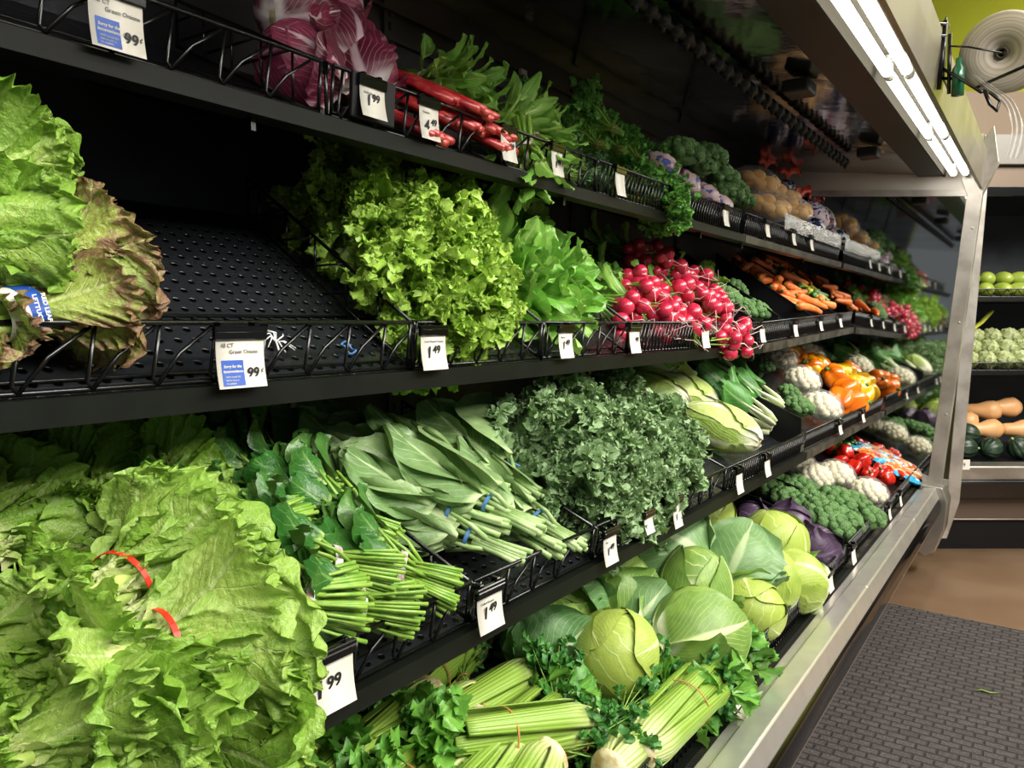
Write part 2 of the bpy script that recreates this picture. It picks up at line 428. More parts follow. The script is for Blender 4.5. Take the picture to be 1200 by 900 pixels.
mb = MB(); bar(mb, (-1.36, 1.955), (-.33, 1.865), .03, .012); bar(mb, (-.50, .475), (-.385, .46), .03, .012)
cobj('mirror_frame', bevel_mb := mb, FRAME)
mb = MB(); mb.prism([(-.385, 1.93), (-.375, 2.0), (-.26, 2.17), (-.235, 2.0), (-.295, 1.86), (-.415, .45), (-.475, .45), (-.36, 1.86)], ym - .014, ym + .06)
for z in (.8, 1.25, 1.7):
    mb.tube([(-.435 + (z - .45) * .083, ym - .018, z), (-.435 + (z - .45) * .083, ym - .012, z)], .006, 8)
bevel(cobj('end_post', mb, FRAME), .003)
mb = MB(); mb.prism([(-.50, .12), (-.47, .10), (-.42, .13), (-.385, .24), (-.375, .38), (-.40, .45), (-.50, .46)], ym - .1, ym + .06)
bevel(cobj('bumper_end_cap', mb, STEEL), .006, 2)

# ------------------------------------------------------------------ shelves
deckm = N('perforated_deck')
tc = deckm.n('ShaderNodeTexCoord'); vor = deckm.n('ShaderNodeTexVoronoi', feature='F1', distance='EUCLIDEAN'); vor.inputs['Scale'].default_value = 38; vor.inputs['Randomness'].default_value = 0
vor.voronoi_dimensions = '2D'; sxy = deckm.n('ShaderNodeSeparateXYZ'); cxy = deckm.n('ShaderNodeCombineXYZ'); deckm.l(tc.outputs['Object'], sxy.inputs[0])
deckm.l(sxy.outputs[1], cxy.inputs[1]); deckm.l(deckm.math('MULTIPLY', sxy.outputs[0], 1.25), cxy.inputs[0]); deckm.l(cxy.outputs[0], vor.inputs['Vector'])
hole = deckm.ramp(vor.outputs['Distance'], .16, .24)
deckm.l(deckm.mix(hole, lin('#010101'), lin('#1e2023')), deckm.b.inputs['Base Color']); deckm.b.inputs['Roughness'].default_value = .22
deckm.bump(deckm.math('ADD', hole, deckm.math('MULTIPLY', deckm.noise(25, 4), .9)), .7, .003)
LIP = {1: (1.535, 1.560), 2: (1.142, 1.172), 3: (.772, .800), 4: (.395, .420)}
RAIL = {1: 1.640, 2: 1.250, 3: .868, 4: .502}
NAME = {1: 'top', 2: 'middle', 3: 'third', 4: 'bottom'}
def shift(t, a, b, mb):
    """tilt of the far part of the middle shelf: rises towards the mirror"""
    if t == 2 and b > SPLIT:
        mb.v = [np.column_stack([v[:, 0], v[:, 1], v[:, 2] + np.array([t2rise(y) for y in v[:, 1]])]) for v in mb.v]
    return mb
for t in (1, 2, 3, 4):
    xf, zf, xb, zb = TIERS[t]
    for (a, b, w) in ((Y0, SPLIT - .004, 'near'), (SPLIT + .004, Y1 - .03, 'far')):
        sh = thing('shelf', f'{w} half of the black sloping {NAME[t]} shelf ' + ('towards the camera' if w == 'near' else 'beside the end mirror'), 'shelf', (xf, (a + b) / 2, zf))
        mb = MB(); _, s, n = tbasis(t)
        P = [(xf, zf), (xb, zb), (xb + .003, zb - .012), (xf + .002, zf - .012)]
        mb.prism(P, a, b); d = obj('deck', shift(t, a, b, mb), deckm.m, None, False)
        l0, l1 = LIP[t]
        mb = MB(); mb.prism([(xf - .02, l0), (xf + .018, l0), (xf + .020, l1), (xf - .002, l1), (xf - .002, l0 + .004), (xf - .02, l0 + .004)], a, b)
        if w == 'far' and t == 2: pass
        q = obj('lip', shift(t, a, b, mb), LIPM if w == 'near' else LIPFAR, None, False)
        gs = []
        for y in np.arange(a + .02, b, .85):
            mb = MB(); yy = min(y, b - .02); mb.prism([(xf, zf - .012), (xf, zf - .035), (-1.35, zb - .09), (-1.35, zb - .012)], yy - .004, yy + .004)
            gs.append(obj('bracket', shift(t, a, b, mb), BLACK, None, False))
        for k in [d, q] + gs:
            k.parent = sh; k.matrix_parent_inverse = Matrix.Translation(-sh.location)

def railx(t): return TIERS[t][0] + .012
def wire_fence(t, a, b, label, pitch=.075, dense=False):
    """basket front: top rail, bottom wire and zig-zag, between y=a and y=b"""
    x = railx(t); z0 = LIP[t][1] + .006; z1 = RAIL[t]
    mb = MB(); w = .0030
    mb.tube([(x, a, z1), (x, b, z1)], w * 1.15, 8); mb.tube([(x - .008, a, z0), (x - .008, b, z0)], w, 8)
    if dense:
        for y in np.arange(a + .01, b - .02, .021):
            mb.tube([(x, y + .022, z1), (x - .006, y, z0)], .0045, 5, sq=.5)
    else:
        y = a + .01
        while y + pitch < b + .01:
            mb.tube([(x - .003, y + .012, z1), (x - .006, y + .002, z0 + .008), (x - .006, y + .008, z0)], w * .85, 6)
            mb.tube([(x - .006, y + .008, z0), (x - .005, y + pitch * .5, (z0 + z1) / 2), (x - .003, y + pitch + .006, z1 - .004)], w * .85, 6)
            y += pitch
        for yy in (a, b): mb.tube([(x, yy, z1), (x - .008, yy, z0)], w, 6)
    # floor wires of the basket on the deck
    o, s, n = tbasis(t)
    for d in (.03, .16):
        p = o + s * d + n * .004; mb.tube([(p[0], a, p[2]), (p[0], b, p[2])], .002, 5)
    return tag(obj('basket_front', shift(t, a, b, mb), BLACKWIRE), label, 'wire rail')
FENCES = [
 (1, -.4, .835, 'black zigzag wire rail of the empty basket at the near end of top shelf', 0), (1, .86, 1.30, 'black zigzag wire rail in front of the radicchio and red chard stems', 0), (1, 1.31, 1.70, 'black wire rail in front of the mint on the top shelf', 0),
 (1, 1.71, 2.78, 'black slatted rail in front of curly parsley and garlic bags', 1), (1, 2.81, 4.34, 'black slatted rail in front of potatoes and bagged roots on top shelf', 1),
 (2, -.4, .95, 'black zigzag wire rail in front of red leaf lettuce and the empty deck', 0), (2, .965, 1.345, 'black zigzag wire rail in front of curly mustard greens', 0), (2, 1.355, 1.74, 'black zigzag wire rail in front of broad bright greens', 0),
 (2, 1.75, 2.78, 'black slatted rail in front of the red radishes', 1), (2, 2.81, 4.34, 'black slatted rail in front of carrots and small squash', 1),
 (3, -.4, .895, 'black wire rail under the lettuce and spinach bunches', 0), (3, .905, 1.275, 'black wire rail in front of the collard bunches', 0), (3, 1.285, 2.0, 'black wire rail in front of the curly kale', 0), (3, 2.01, 2.78, 'black slatted rail in front of napa cabbage and bok choy', 1),
 (3, 2.81, 4.34, 'black slatted rail in front of the orange and yellow peppers', 1),
 (4, -.2, 1.6, 'black slatted rail in front of celery and parsley', 1), (4, 1.61, 2.78, 'black slatted rail in front of the green cabbages', 1), (4, 2.81, 4.34, 'black slatted rail in front of broccoli and tomatoes', 1)]
for t, a, b, lb, d in FENCES: wire_fence(t, a, b, lb, dense=bool(d))

mb = MB(); mb.box(railx(1) + .004, railx(1) + .007, 3.30, 4.33, RAIL[1] - .01, RAIL[1] + .055)
tag(obj('plastic_guard', mb, glass_film('clear_guard', '#d8d4cc', .28, .2, None), smooth=False), 'clear plastic guard standing on the top shelf rail beside the mirror', 'guard')
def wire_divider(t, y, label, h=.085, d1=None):
    """grid panel across the shelf at y: sloping top wire, verticals, level wires"""
    xf, zf, xb, zb = TIERS[t]; x0 = railx(t) - .004; z1 = RAIL[t]; x1 = xb + .03
    sl = (zb - zf) / (xb - xf); top = lambda x: z1 + (x - x0) * sl; bot = lambda x: zf + .012 + (x - xf) * sl
    mb = MB(); w = .0028
    mb.tube([(x0, y, bot(x0)), (x0, y, top(x0)), (x1, y, top(x1)), (x1, y, bot(x1))], w * 1.2, 8)
    mb.tube([(x0, y, bot(x0)), (x1, y, bot(x1))], w, 8)
    x = x0 - .075
    while x > x1 + .02:
        mb.tube([(x, y, bot(x)), (x, y, top(x))], w * .8, 6)
        z = bot(x) + .0; 
        mb.tube([(x, y, top(x)), (max(x - .14, x1), y, top(x))], w * .8, 6)
        x -= .075
    tr = [(x0 + .006 * math.cos(q), y + .0, z1 - .006 + .009 * math.sin(q)) for q in np.linspace(0, 2 * PI, 12, endpoint=False)]
    mb.tube(tr, .0022, 6, close=True)
    return tag(obj('wire_divider', mb, BLACKWIRE), label, 'divider')
for t, y, lb in [(1, .848, 'wire divider between the empty top basket and the radicchio'), (1, 1.305, 'wire divider between the red chard stems and the mint'), (1, 1.705, 'wire divider behind the dill on the top shelf'),
                 (2, .958, 'wire grid divider left of the curly mustard greens'), (2, 1.35, 'wire grid divider between mustard greens and broad greens'), (2, 1.745, 'wire grid divider right of the broad greens'), (2, 2.26, 'wire grid divider across the radishes'),
                 (3, .90, 'wire divider between the spinach and the collards'), (3, 1.28, 'wire divider between the collards and the kale'), (3, 2.005, 'wire divider between the kale and the napa cabbages')]:
    wire_divider(t, y, lb)
def solid_divider(t, y, label, h=.075, lo=.0, hi=1.0):
    xf, zf, xb, zb = TIERS[t]; dz = t2rise(y) if t == 2 else 0; a = (xf + (xb - xf) * lo, zf + (zb - zf) * lo); b = (xf + (xb - xf) * hi, zf + (zb - zf) * hi)
    mb = MB(); mb.prism([(a[0], a[1] + .001 + dz), (b[0], b[1] + .001 + dz), (b[0], b[1] + h + dz), (a[0], a[1] + h + dz)], y - .003, y + .003)
    mb.prism([(a[0], a[1] + h + dz - .004), (b[0], b[1] + h + dz - .004), (b[0], b[1] + h + dz), (a[0], a[1] + h + dz)], y - .007, y + .007)
    return tag(obj('solid_divider', mb, BLACKPL, smooth=False), label, 'divider')
for t, y, h, lb in [(1, 2.35, .075, 'solid black divider between garlic bags and broccolini on top shelf'), (1, 3.0, .06, 'solid black divider beside the yellow potatoes'),
                    (2, 2.795, .085, 'solid black divider right of the radishes and broccoli'), (2, 3.06, .10, 'tall solid black divider left of the carrot pile'), (2, 3.55, .09, 'solid black divider between carrots and jalapenos'),
                    (2, 3.78, .08, 'solid black divider between the cucumbers and yellow squash'), (2, 4.05, .08, 'solid black divider before the zucchini at the mirror'),
                    (3, 2.80, .12, 'solid black divider left of the wrapped cauliflower'), (4, 2.42, .10, 'solid black divider between cabbages and broccoli'), (4, 2.80, .09, 'solid black divider between the broccoli and the wrapped cauliflower'),
                    (4, 3.15, .09, 'solid black divider in front of the red tomatoes')]:
    solid_divider(t, y, lb, h)
# ------------------------------------------------------------------ price tags
FONT_CACHE = {}
def text_mesh(s, size, mat, extr=.0002, bold=0.0):
    k = (s, size, mat.name)
    if k in FONT_CACHE: return FONT_CACHE[k]
    c = bpy.data.curves.new('t', 'FONT'); c.body = s; c.size = size; c.extrude = extr; c.offset = bold; c.resolution_u = 3
    o = bpy.data.objects.new('t', c); COL.objects.link(o)
    dg = bpy.context.evaluated_depsgraph_get(); me = bpy.data.meshes.new_from_object(o.evaluated_get(dg))
    bpy.data.objects.remove(o); me.materials.clear(); me.materials.append(mat); FONT_CACHE[k] = me; return me
def tagplane(parent, me, name, y, z, x=.0006, label=None):
    """text lies in the (y,z) plane facing +x of the tag; (y,z) from the tag's lower left corner"""
    o = bpy.data.objects.new(name, me); COL.objects.link(o); o.parent = parent
    o.matrix_local = Matrix(((0, 0, 1, x), (1, 0, 0, y), (0, 1, 0, z), (0, 0, 0, 1)))
    if label: o['label'] = label
    return o
def price_tag(t, px, py, label, big='', small='', name='', w=.062, h=.066, kind='price', lean=0, yaw=0, holder=False, dz=0):
    p = atX(px, py, railx(t) + .016); zt = RAIL[t] - .006 + (t2rise(p[1]) if t == 2 else 0) + dz
    r = thing('price_tag', label, 'price tag', (railx(t) + .014, p[1] - w / 2, zt - h - .012))
    r.rotation_euler = (math.radians(lean), math.radians(4), math.radians(yaw))
    # curved paper: starts upright under the clip, swings outward at the bottom
    mb = MB(); n = 8; cv = lambda z: .010 * (1 - z / h) ** 2
    V = []; L = []
    for i in range(n + 1):
        z = h * i / n; V += [(cv(z), 0, z), (cv(z), w, z), (cv(z) - .0006, 0, z), (cv(z) - .0006, w, z)]
    for i in range(n):
        a = i * 4; b = a + 4; L += [(a, a + 1, b + 1, b), (a + 2, b + 2, b + 3, a + 3), (a, b, b + 2, a + 2), (a + 1, a + 3, b + 3, b + 1)]
    mb.faces(V, L); obj('tag_paper', mb, PAPER, r)
    mb = MB(); mb.box(-.004, .004, -.003, w + .003, h - .003, h + .014); mb.box(-.014, .001, .006, .014, h + .008, h + .018); mb.box(-.014, .001, w - .014, w - .006, h + .008, h + .018)
    mb.box(.003, .0055, -.002, w + .002, h + .006, h + .009)
    bevel(obj('tag_clip', mb, GLOSSB, r, False), .0012, 1)
    if holder:
        mb = MB(); mb.box(-.012, -.003, -.012, w + .03, -.004, h + .016); bevel(obj('tag_holder', mb, BLACKPL, r, False), .003, 2)
    def txt(s, size, y, z, mat, nm, bold=0):
        me = text_mesh(s, size, mat, bold=bold); tagplane(r, me, nm, y, z, cv(z + size * .3) + .0010)
    if kind == 'onion':
        mb = MB(); mb.box(cv(.02) + .0004, cv(.02) + .0010, .004, w * .5, .004, h * .50)
        mb2 = MB(); V = []
        for i in range(5):
            z = .003 + (h * .5) * i / 4; V += [(cv(z) + .0006, .006, z), (cv(z) + .0006, w * .54, z)]
        mb2.faces(V, [(2 * i, 2 * i + 1, 2 * i + 3, 2 * i + 2) for i in range(4)]); obj('blue_notice', mb2, BLUEP, r)
        txt('Sorry for the', .0048, .009, h * .5 - .006, PAPER, 'notice_text', .00012); txt('inconvenience.', .0048, .008, h * .5 - .012, PAPER, 'notice_text', .00012)
        txt("We'll restock this", .0030, .010, h * .5 - .018, PAPER, 'notice_text'); txt('item as soon as', .0030, .010, h * .5 - .022, PAPER, 'notice_text'); txt("it's available.", .0030, .010, h * .5 - .026, PAPER, 'notice_text')
        txt('48 CT', .0072, .006, h - .012, INKG, 'tag_text'); txt('Green Onions', .0072, .018, h - .020, INKG, 'tag_text')
        txt('99', .018, w * .60, .012, INK, 'price_text', .0004); txt('¢', .009, w * .90, .018, INK, 'price_text')
    else:
        if name: txt(name, .0052, .008, h - .014, INKG, 'tag_text')
        if big: txt(big, .034 * w / .062, .010, .014, INK, 'price_text', .0006)
        if small: txt(small, .019 * w / .062, .010 + (.018 if len(big) else 0) * w / .062 + (.004 if big != '1' else 0), .026, INK, 'price_text', .0005)
    return r
PT = price_tag
PT(1, 136, 38, 'white price tag for green onions at 99 cents with blue notice, on the top shelf', kind='onion', w=.064, h=.062)
PT(1, 436, 128, 'white price tag reading 1 99 below the radicchio, in a wide black holder', '1', '99', 'Radicchio', w=.055, h=.05, holder=True)
PT(1, 502, 150, 'white price tag reading 4 49 in front of the red chard stems', '4', '49', 'Rhubarb', w=.05, h=.058)
PT(1, 595, 182, 'white price tag reading 2 99 half hidden by mint leaves', '2', '99', '', w=.05, h=.055)
PT(1, 652, 195, 'white price tag right of the hanging mint sprig on top shelf', '1', '99', '', w=.045, h=.055)
PT(1, 726, 214, 'white price tag on the top shelf in front of curly parsley', '', '', '', w=.05, h=.058)
PT(1, 795, 238, 'white price tag on the top shelf in front of the garlic bags', '1', '', '', w=.05, h=.055)
PT(1, 850, 254, 'white price tag on the top shelf in front of the broccolini', '', '', '', w=.05, h=.055)
PT(1, 899, 267, 'white price tag below the yellow potatoes, the left one of two', '', '', '', w=.05, h=.05)
PT(1, 930, 276, 'white price tag below the bagged roots on the top shelf', '', '', '', w=.05, h=.05)
PT(1, 951, 282, 'white price tag nearest the mirror on the top shelf', '', '', '', w=.05, h=.05)
PT(2, 281, 424, 'white price tag for green onions at 99 cents with blue notice, on the middle shelf', kind='onion', w=.07, h=.062)
PT(2, 507, 408, 'white price tag reading 1 49 for curly mustard greens', '1', '49', 'Curly Mustard Greens', w=.062, h=.058)
PT(2, 662, 402, 'white price tag reading 1 49 in front of the broad bright greens', '1', '49', 'Mustard', w=.055, h=.055)
PT(2, 743, 398, 'white price tag reading 99 left of the radishes', '.', '99', '', w=.055, h=.055)
PT(2, 826, 398, 'white price tag below the middle of the radish heap', '', '', '', w=.055, h=.055)
PT(2, 893, 394, 'white price tag at the right end of the radish heap', '', '', '', w=.055, h=.05)
PT(2, 932, 384, 'white price tag below the tall divider of the carrots', '', '', '', w=.055, h=.05)
PT(2, 962, 376, 'white price tag below the carrot tips with a sticker', '', '', '', w=.05, h=.045)
PT(2, 985, 372, 'white price tag nearest the mirror on the middle shelf', '', '', '', w=.05, h=.045)
PT(3, 385, 795, 'white price tag reading 1 99 for spinach beside the front lettuce', '1', '99', 'Spinach', w=.074, h=.06, dz=.012)
PT(3, 573, 700, 'white price tag reading 1 49 in front of the collards', '1', '49', 'Collard Greens', w=.062, h=.055)
PT(3, 714, 637, 'white price tag reading 1 49 in front of the kale', '1', '49', 'Kale', w=.052, h=.055)
PT(3, 760, 595, 'small white price tag tucked under the right side of the kale', '', '', '', w=.04, h=.035)
PT(3, 793, 591, 'white price tag between the kale and the napa cabbages', '1', '', '', w=.045, h=.055)
PT(3, 866, 553, 'white price tag below the front napa cabbage', '', '', '', w=.05, h=.055)
PT(3, 899, 532, 'white price tag below the bok choy', '', '', '', w=.05, h=.05)
PT(3, 985, 484, 'white price tag under the orange peppers', '', '', '', w=.055, h=.04)
PT(3, 1012, 468, 'white price tag under the yellow peppers', '', '', '', w=.055, h=.04)
PT(4, 862, 800, 'white price tag on the bottom rail in front of the cabbages', '', '', '', w=.07, h=.055)
PT(4, 973, 667, 'white price tag on the bottom rail in front of the red cabbage', '', '', '', w=.06, h=.05)
PT(4, 1000, 640, 'white price tag on the bottom rail in front of the broccoli', '', '', '', w=.06, h=.05)
PT(4, 1043, 578, 'white price tag on the bottom rail in front of the tomatoes', '', '', '', w=.05, h=.05)
PT(4, 1056, 560, 'white price tag on the bottom rail nearest the steel bumper end', '', '', '', w=.05, h=.05)

# ------------------------------------------------------------------ leaves
def leaf(rng, L=.2, W=.12, nu=16, nv=20, prof='fan', bend=.6, cup=.3, ruf=.01, rf=5, rp=2.5, curl=0, jag=.06, crk=.0, tipc=.12):
    """blade from the origin along +y, upper face +z; returns V, faces, uv"""
    v = 1 - (1 - np.linspace(0, 1, nv + 1)) ** 1.35; s = np.linspace(-1, 1, nu + 1); s = np.sign(s) * np.abs(s) ** .8; dv = np.diff(v, append=1.0)
    if prof == 'fan': w = .14 + .86 * np.sin(np.clip(v / .74, 0, 1) * PI / 2) ** 1.2; w *= np.sqrt(np.clip(1 - ((v - .62) / .385).clip(0, 1) ** 2.6, .0, 1)) * .97 + .03
    elif prof == 'oval': w = np.sin(PI * np.clip(v, 0, 1) ** .85) ** .75 * .97 + .03
    elif prof == 'broad': w = .1 + .9 * np.clip(np.sin(PI * np.clip(v * .93 + .04, 0, 1) ** .8), 0, 1) ** .65
    elif prof == 'long': w = .2 + .8 * np.sin(PI * v ** .9) ** .6; w *= np.sqrt(1 - np.clip((v - .8) / .21, 0, 1) ** 2)
    else: w = np.ones_like(v)
    VV, SS = np.meshgrid(v, s, indexing='ij')
    Wd = (w * W / 2)[:, None] * np.ones_like(SS)
    p = rng.uniform(0, 2 * PI, 12)
    Wd = Wd * (1 + jag * (np.sin(VV * 19 + p[0] + np.sign(SS) * 2) + .5 * np.sin(VV * 33 + p[1] - np.sign(SS))) * np.abs(SS))
    # bent midline
    ang = curl + bend * v ** 1.3
    dy = np.cos(ang) * L * dv; dz = np.sin(ang) * L * dv
    cy = np.concatenate([[0], np.cumsum(dy[:-1])]); cz = np.concatenate([[0], np.cumsum(dz[:-1])])
    Y = cy[:, None] + 0 * SS; Z = cz[:, None] + 0 * SS; X = SS * Wd
    # outline: pull tip rows back towards the edges so the end is round
    e = np.abs(SS); E = np.maximum(e ** rp, (np.clip((VV - .55) / .45, 0, 1) ** rp) * 1.0)
    Y = Y - (e ** 2) * L * .16 * tipc * np.clip((VV - .5) * 2, 0, 1) + .0
    nY = -np.sin(ang)[:, None]; nZ = np.cos(ang)[:, None]; tY = np.cos(ang)[:, None]; tZ = np.sin(ang)[:, None]
    side = np.sign(SS)
    arc = VV * 1.0 + (1 - e) * side * .0
    th = np.arctan2(SS * Wd, (VV + .08) * L * .6) * 1.2
    q = (arc * rf + th * rf * .8) * 2 * PI
    q = q + 1.1 * np.sin(q * .23 + p[1] + side) + .9 * (1 - e) * np.sin(VV * 21 + p[10])
    wv = (.75 + .45 * np.sin(q * .31 + p[11] + side)) * np.sin(q + p[2] + side * 1.3 + .8 * np.sin(q * .37 + p[3])) + .38 * np.sin(q * 1.9 + p[4] - side * 2)
    wx = np.cos(q * 1.13 + p[6] + side) + .6 * np.cos(q * 2.2 + p[7])
    low = np.sin(VV * 5 + p[8] + SS * 2) * .012 * L / .2 + .006 * np.sin(SS * 6 + p[9] + VV * 3) * L / .2
    D = ruf * E * wv + cup * (SS * Wd) ** 2 / (W / 2) + low * (.2 + e)
    if crk: D = D + crk * (np.sin(VV * L * 330 + p[10] + 3 * np.sin(SS * 4 + p[0])) * np.sin(X * 300 + p[11] + 2.5 * np.sin(VV * 8)) + .6 * np.sin(VV * L * 610 + p[5] + SS * 3) * np.sin(X * 520 + VV * 9))
    Y = Y + nY * D + tY * ruf * .30 * E * wx; Z = Z + nZ * D + tZ * ruf * .30 * E * wx
    X = X + side * ruf * .22 * E * wx
    V = np.stack([X, Y, Z], -1).reshape(-1, 3)
    UV = np.stack([(SS + 1) / 2, VV], -1).reshape(-1, 2)
    i, j = np.meshgrid(np.arange(nv), np.arange(nu), indexing='ij'); a = (i * (nu + 1) + j).ravel()
    return V, np.stack([a, a + 1, a + nu + 2, a + nu + 1], -1), UV

def lframe(d, n, p):
    d = np.array(d, float); d /= np.linalg.norm(d); n = np.array(n, float); n = n - d * (n @ d); n /= np.linalg.norm(n) + 1e-9
    M = np.eye(4); M[:3, 0] = np.cross(d, n); M[:3, 1] = d; M[:3, 2] = n; M[:3, 3] = p; return M
def bunch(rng, mb, n, base_r, t0, t1, flat=.6, start=(0, 0, 0), y_jit=.02, az=None, stems=None, stem_r=.003, stem_len=0, inv=1, rnd=None, frill=0, fs=.03, **lk):
    """leaves fanned round the +y axis; outer leaves last"""
    for i in range(n):
        a = (az(i) if az else i * 2.399 + rng.uniform(-.3, .3)); k = (i + .5) / n
        t = t0 + (t1 - t0) * k + rng.uniform(-.06, .06)
        rad = np.array([math.cos(a), 0, math.sin(a)]); ax = np.array([0, 1.0, 0])
        d = ax * math.cos(t) + rad * math.sin(t); nn = (ax * math.sin(t) - rad * math.cos(t)) * inv
        kw = dict(lk); sc = rng.uniform(.82, 1.1)
        for q in ('L', 'W'): kw[q] = kw[q] * sc
        V, Fc, UV = leaf(rng, **kw)
        p = np.array(start) + rad * base_r * (.25 + .75 * k) + ax * rng.uniform(-y_jit, y_jit)
        if stem_len:
            q = p + d * stem_len * rng.uniform(.8, 1.15); mid = (p + q) / 2 + rad * rng.uniform(-.006, .008)
            if stems is not None: stems.tube([p, mid, q + d * .01], [stem_r * 1.15, stem_r, stem_r * .7], 6, r=rng.random())
            p = q
        M = lframe(d, nn, p); V2 = V @ M[:3, :3].T + M[:3, 3]; V2[:, 2] *= flat
        rv = rng.random(); mb.add(V2, Fc, UV, rv)
        if frill:                                                    # small curls growing along the margin of the blade
            nu_, nv_ = lk['nu'], lk['nv']; G = V2.reshape(nv_ + 1, nu_ + 1, 3)
            for q in range(frill):
                jv = int(rng.uniform(.12, 1.0) * nv_); ju = rng.choice([0, 1, 2, nu_ - 2, nu_ - 1, nu_]) if jv < nv_ * .88 else int(rng.integers(0, nu_ + 1))
                c = G[jv, ju]; mid = G[jv, nu_ // 2]; o_ = c - mid; o_ = o_ / (np.linalg.norm(o_) + 1e-6) + np.array([0, .5, 0]); o_ = o_ + rng.normal(0, .5, 3)
                Vf, Ff, Uf = leaf(rng, L=fs * rng.uniform(.7, 1.2), W=fs * rng.uniform(.9, 1.5), nu=8, nv=6, prof='broad', bend=-.6, cup=.5, ruf=fs * .20, rf=2.4, rp=1.2, jag=.15)
                mb.add(Vf, Ff, Uf * np.array([.25, .3]) + np.array([.75, .6]), min(1, rv * .6 + .45), lframe(o_, rng.normal(0, .7, 3) + np.array([0, 0, 1.0]), c - o_ * .004))
    if stems is not None and stem_len and flat != 1 and stems.v:
        pass

LET = leafmat('lettuce_leaf', '#86b040', '#b4d068', '#d6e4a0', edge='#7fb038', nside=7, vs=.45, ribw=.10, base='#dbe3a2', base_at=.16, rough=.33, trans=.28, pucker=90, bst=.8, bdist=.004, edge_mix=.5)
REDL = leafmat('red_lettuce_leaf', '#7f9a3c', '#a9b95a', '#cfd790', edge='#84464f', nside=7, vs=.5, ribw=.10, base='#d6dba0', base_at=.15, edge_at=(.62, 1.02), rough=.35, trans=.2, pucker=90, bst=.8, bdist=.004, edge_mix=.8)
SPIN = leafmat('spinach_leaf', '#2f6626', '#527f38', '#8fb565', nside=5, vs=.45, ribw=.10, base='#8cb04f', base_at=.06, rough=.3, trans=.12, pucker=70, bst=.6, bdist=.004)
STEMG = plain('green_stem', '#8fb24a', .35, noise=(60, '#6f9c36'))
STEMD = plain('dark_green_stem', '#4c7a2c', .4)
COLL = leafmat('collard_leaf', '#668a50', '#8fac72', '#c6d8a4', nside=8, vs=.75, ribw=.11, rough=.38, trans=.12, pucker=50, bst=.6, bdist=.004, base='#b7cf95', base_at=.05)
KALE = leafmat('kale_leaf', '#557a4a', '#8fae78', '#bdd09c', edge='#88a874', nside=7, vs=.5, ribw=.10, base='#a3bf7c', base_at=.10, rough=.42, trans=.12, pucker=120, bst=.7, bdist=.003)
MUST = leafmat('mustard_leaf', '#7fae3a', '#b2d25c', '#d9ea9c', edge='#a0c84a', nside=7, vs=.55, ribw=.12, base='#c8dd88', base_at=.15, rough=.36, trans=.25, pucker=100, bst=.7, bdist=.003)
BROAD = leafmat('broad_green_leaf', '#64a338', '#92c455', '#cfe49c', nside=6, vs=.6, ribw=.12, base='#c9de8e', base_at=.12, rough=.28, trans=.2, pucker=60, bst=.6, bdist=.004)
PARS = leafmat('parsley_leaf', '#316e30', '#559640', '#7aad5c', nside=3, vs=.2, ribw=.1, rough=.4, trans=.15, pucker=200, bst=.3)
CPAR = leafmat('curly_parsley_leaf', '#468a34', '#76b64e', '#9ccb74', nside=3, vs=.2, ribw=.1, rough=.45, trans=.18, pucker=200, bst=.3)
CELL = leafmat('celery_leaf', '#4f8f34', '#7ab648', '#a6cf70', nside=4, vs=.4, ribw=.15, rough=.35, trans=.2)
CABM = leafmat('cabbage_leaf', '#6a8f3c', '#94b352', '#d8e4a8', edge='#6f9646', nside=11, vs=.9, ribw=.13, rough=.42, trans=.05, slope=.8, pucker=40, bst=.55, bdist=.004, base='#e3eac4', base_at=.08, edge_mix=.35, sidew=.08)
CABY = leafmat('cabbage_head', '#86a43a', '#a8bd54', '#dee6aa', nside=11, vs=.85, ribw=.13, rough=.42, trans=.05, slope=.8, pucker=40, bst=.5, bdist=.004, base='#e8ecc8', base_at=.08, sidew=.08)
CABD = leafmat('cabbage_dark_leaf', '#4d7a44', '#71985c', '#bdd09c', nside=8, vs=.8, ribw=.12, rough=.42, trans=.08, slope=.8, pucker=40, bst=.5, bdist=.004, sidew=.08)
CABR = leafmat('red_cabbage_leaf', '#3a2a40', '#54405a', '#8a7a94', nside=8, vs=.5, ribw=.12, rough=.38, trans=.0, slope=.8, pucker=40, bst=.5, bdist=.004)
RADI = leafmat('radicchio_leaf', '#6b1c38', '#a03a5c', '#eed4da', nside=7, vs=.8, ribw=.16, rough=.35, trans=.08, slope=.9, pucker=60, bst=.5, bdist=.003, base='#f3e8e4', base_at=.14, sidew=.10)
NAPA = leafmat('napa_leaf', '#8fb044', '#bfd276', '#eef0cc', nside=9, vs=.9, ribw=.42, rough=.35, trans=.08, slope=.9, pucker=50, bst=.8, bdist=.005, base='#f0f0d8', base_at=.25, sidew=.14)
BOKL = leafmat('bok_choy_leaf', '#2f6a2c', '#4d8a3a', '#a8c88a', nside=6, vs=.6, ribw=.12, rough=.3, trans=.12)
WSTEM = plain('white_petiole', '#dfe6c0', .35, noise=(20, '#c3d39a'))
REDTIE = plain('red_tie', '#e0331c', .35)
WTIE = plain('white_tie', '#ded8d2', .4, noise=(120, '#b98f95'))
BTIE = plain('blue_tie', '#4b7fb8', .4)
RBAND = plain('rubber_band', '#b98748', .5)
CREAM = plain('cut_butt', '#e6dfb4', .5, noise=(60, '#b79f66'))
def ring(rx, rz, y, rr, sq=1.0, tilt=0, arc=(0, 2 * PI), w=1.0):
    n = 28; full = arc[1] - arc[0] > 6.2
    q = np.linspace(arc[0], arc[1], n, endpoint=not full)
    P = np.stack([rx * np.cos(q), y + tilt * np.sin(q), rz * np.sin(q)], -1)
    mb = MB(); return P, full
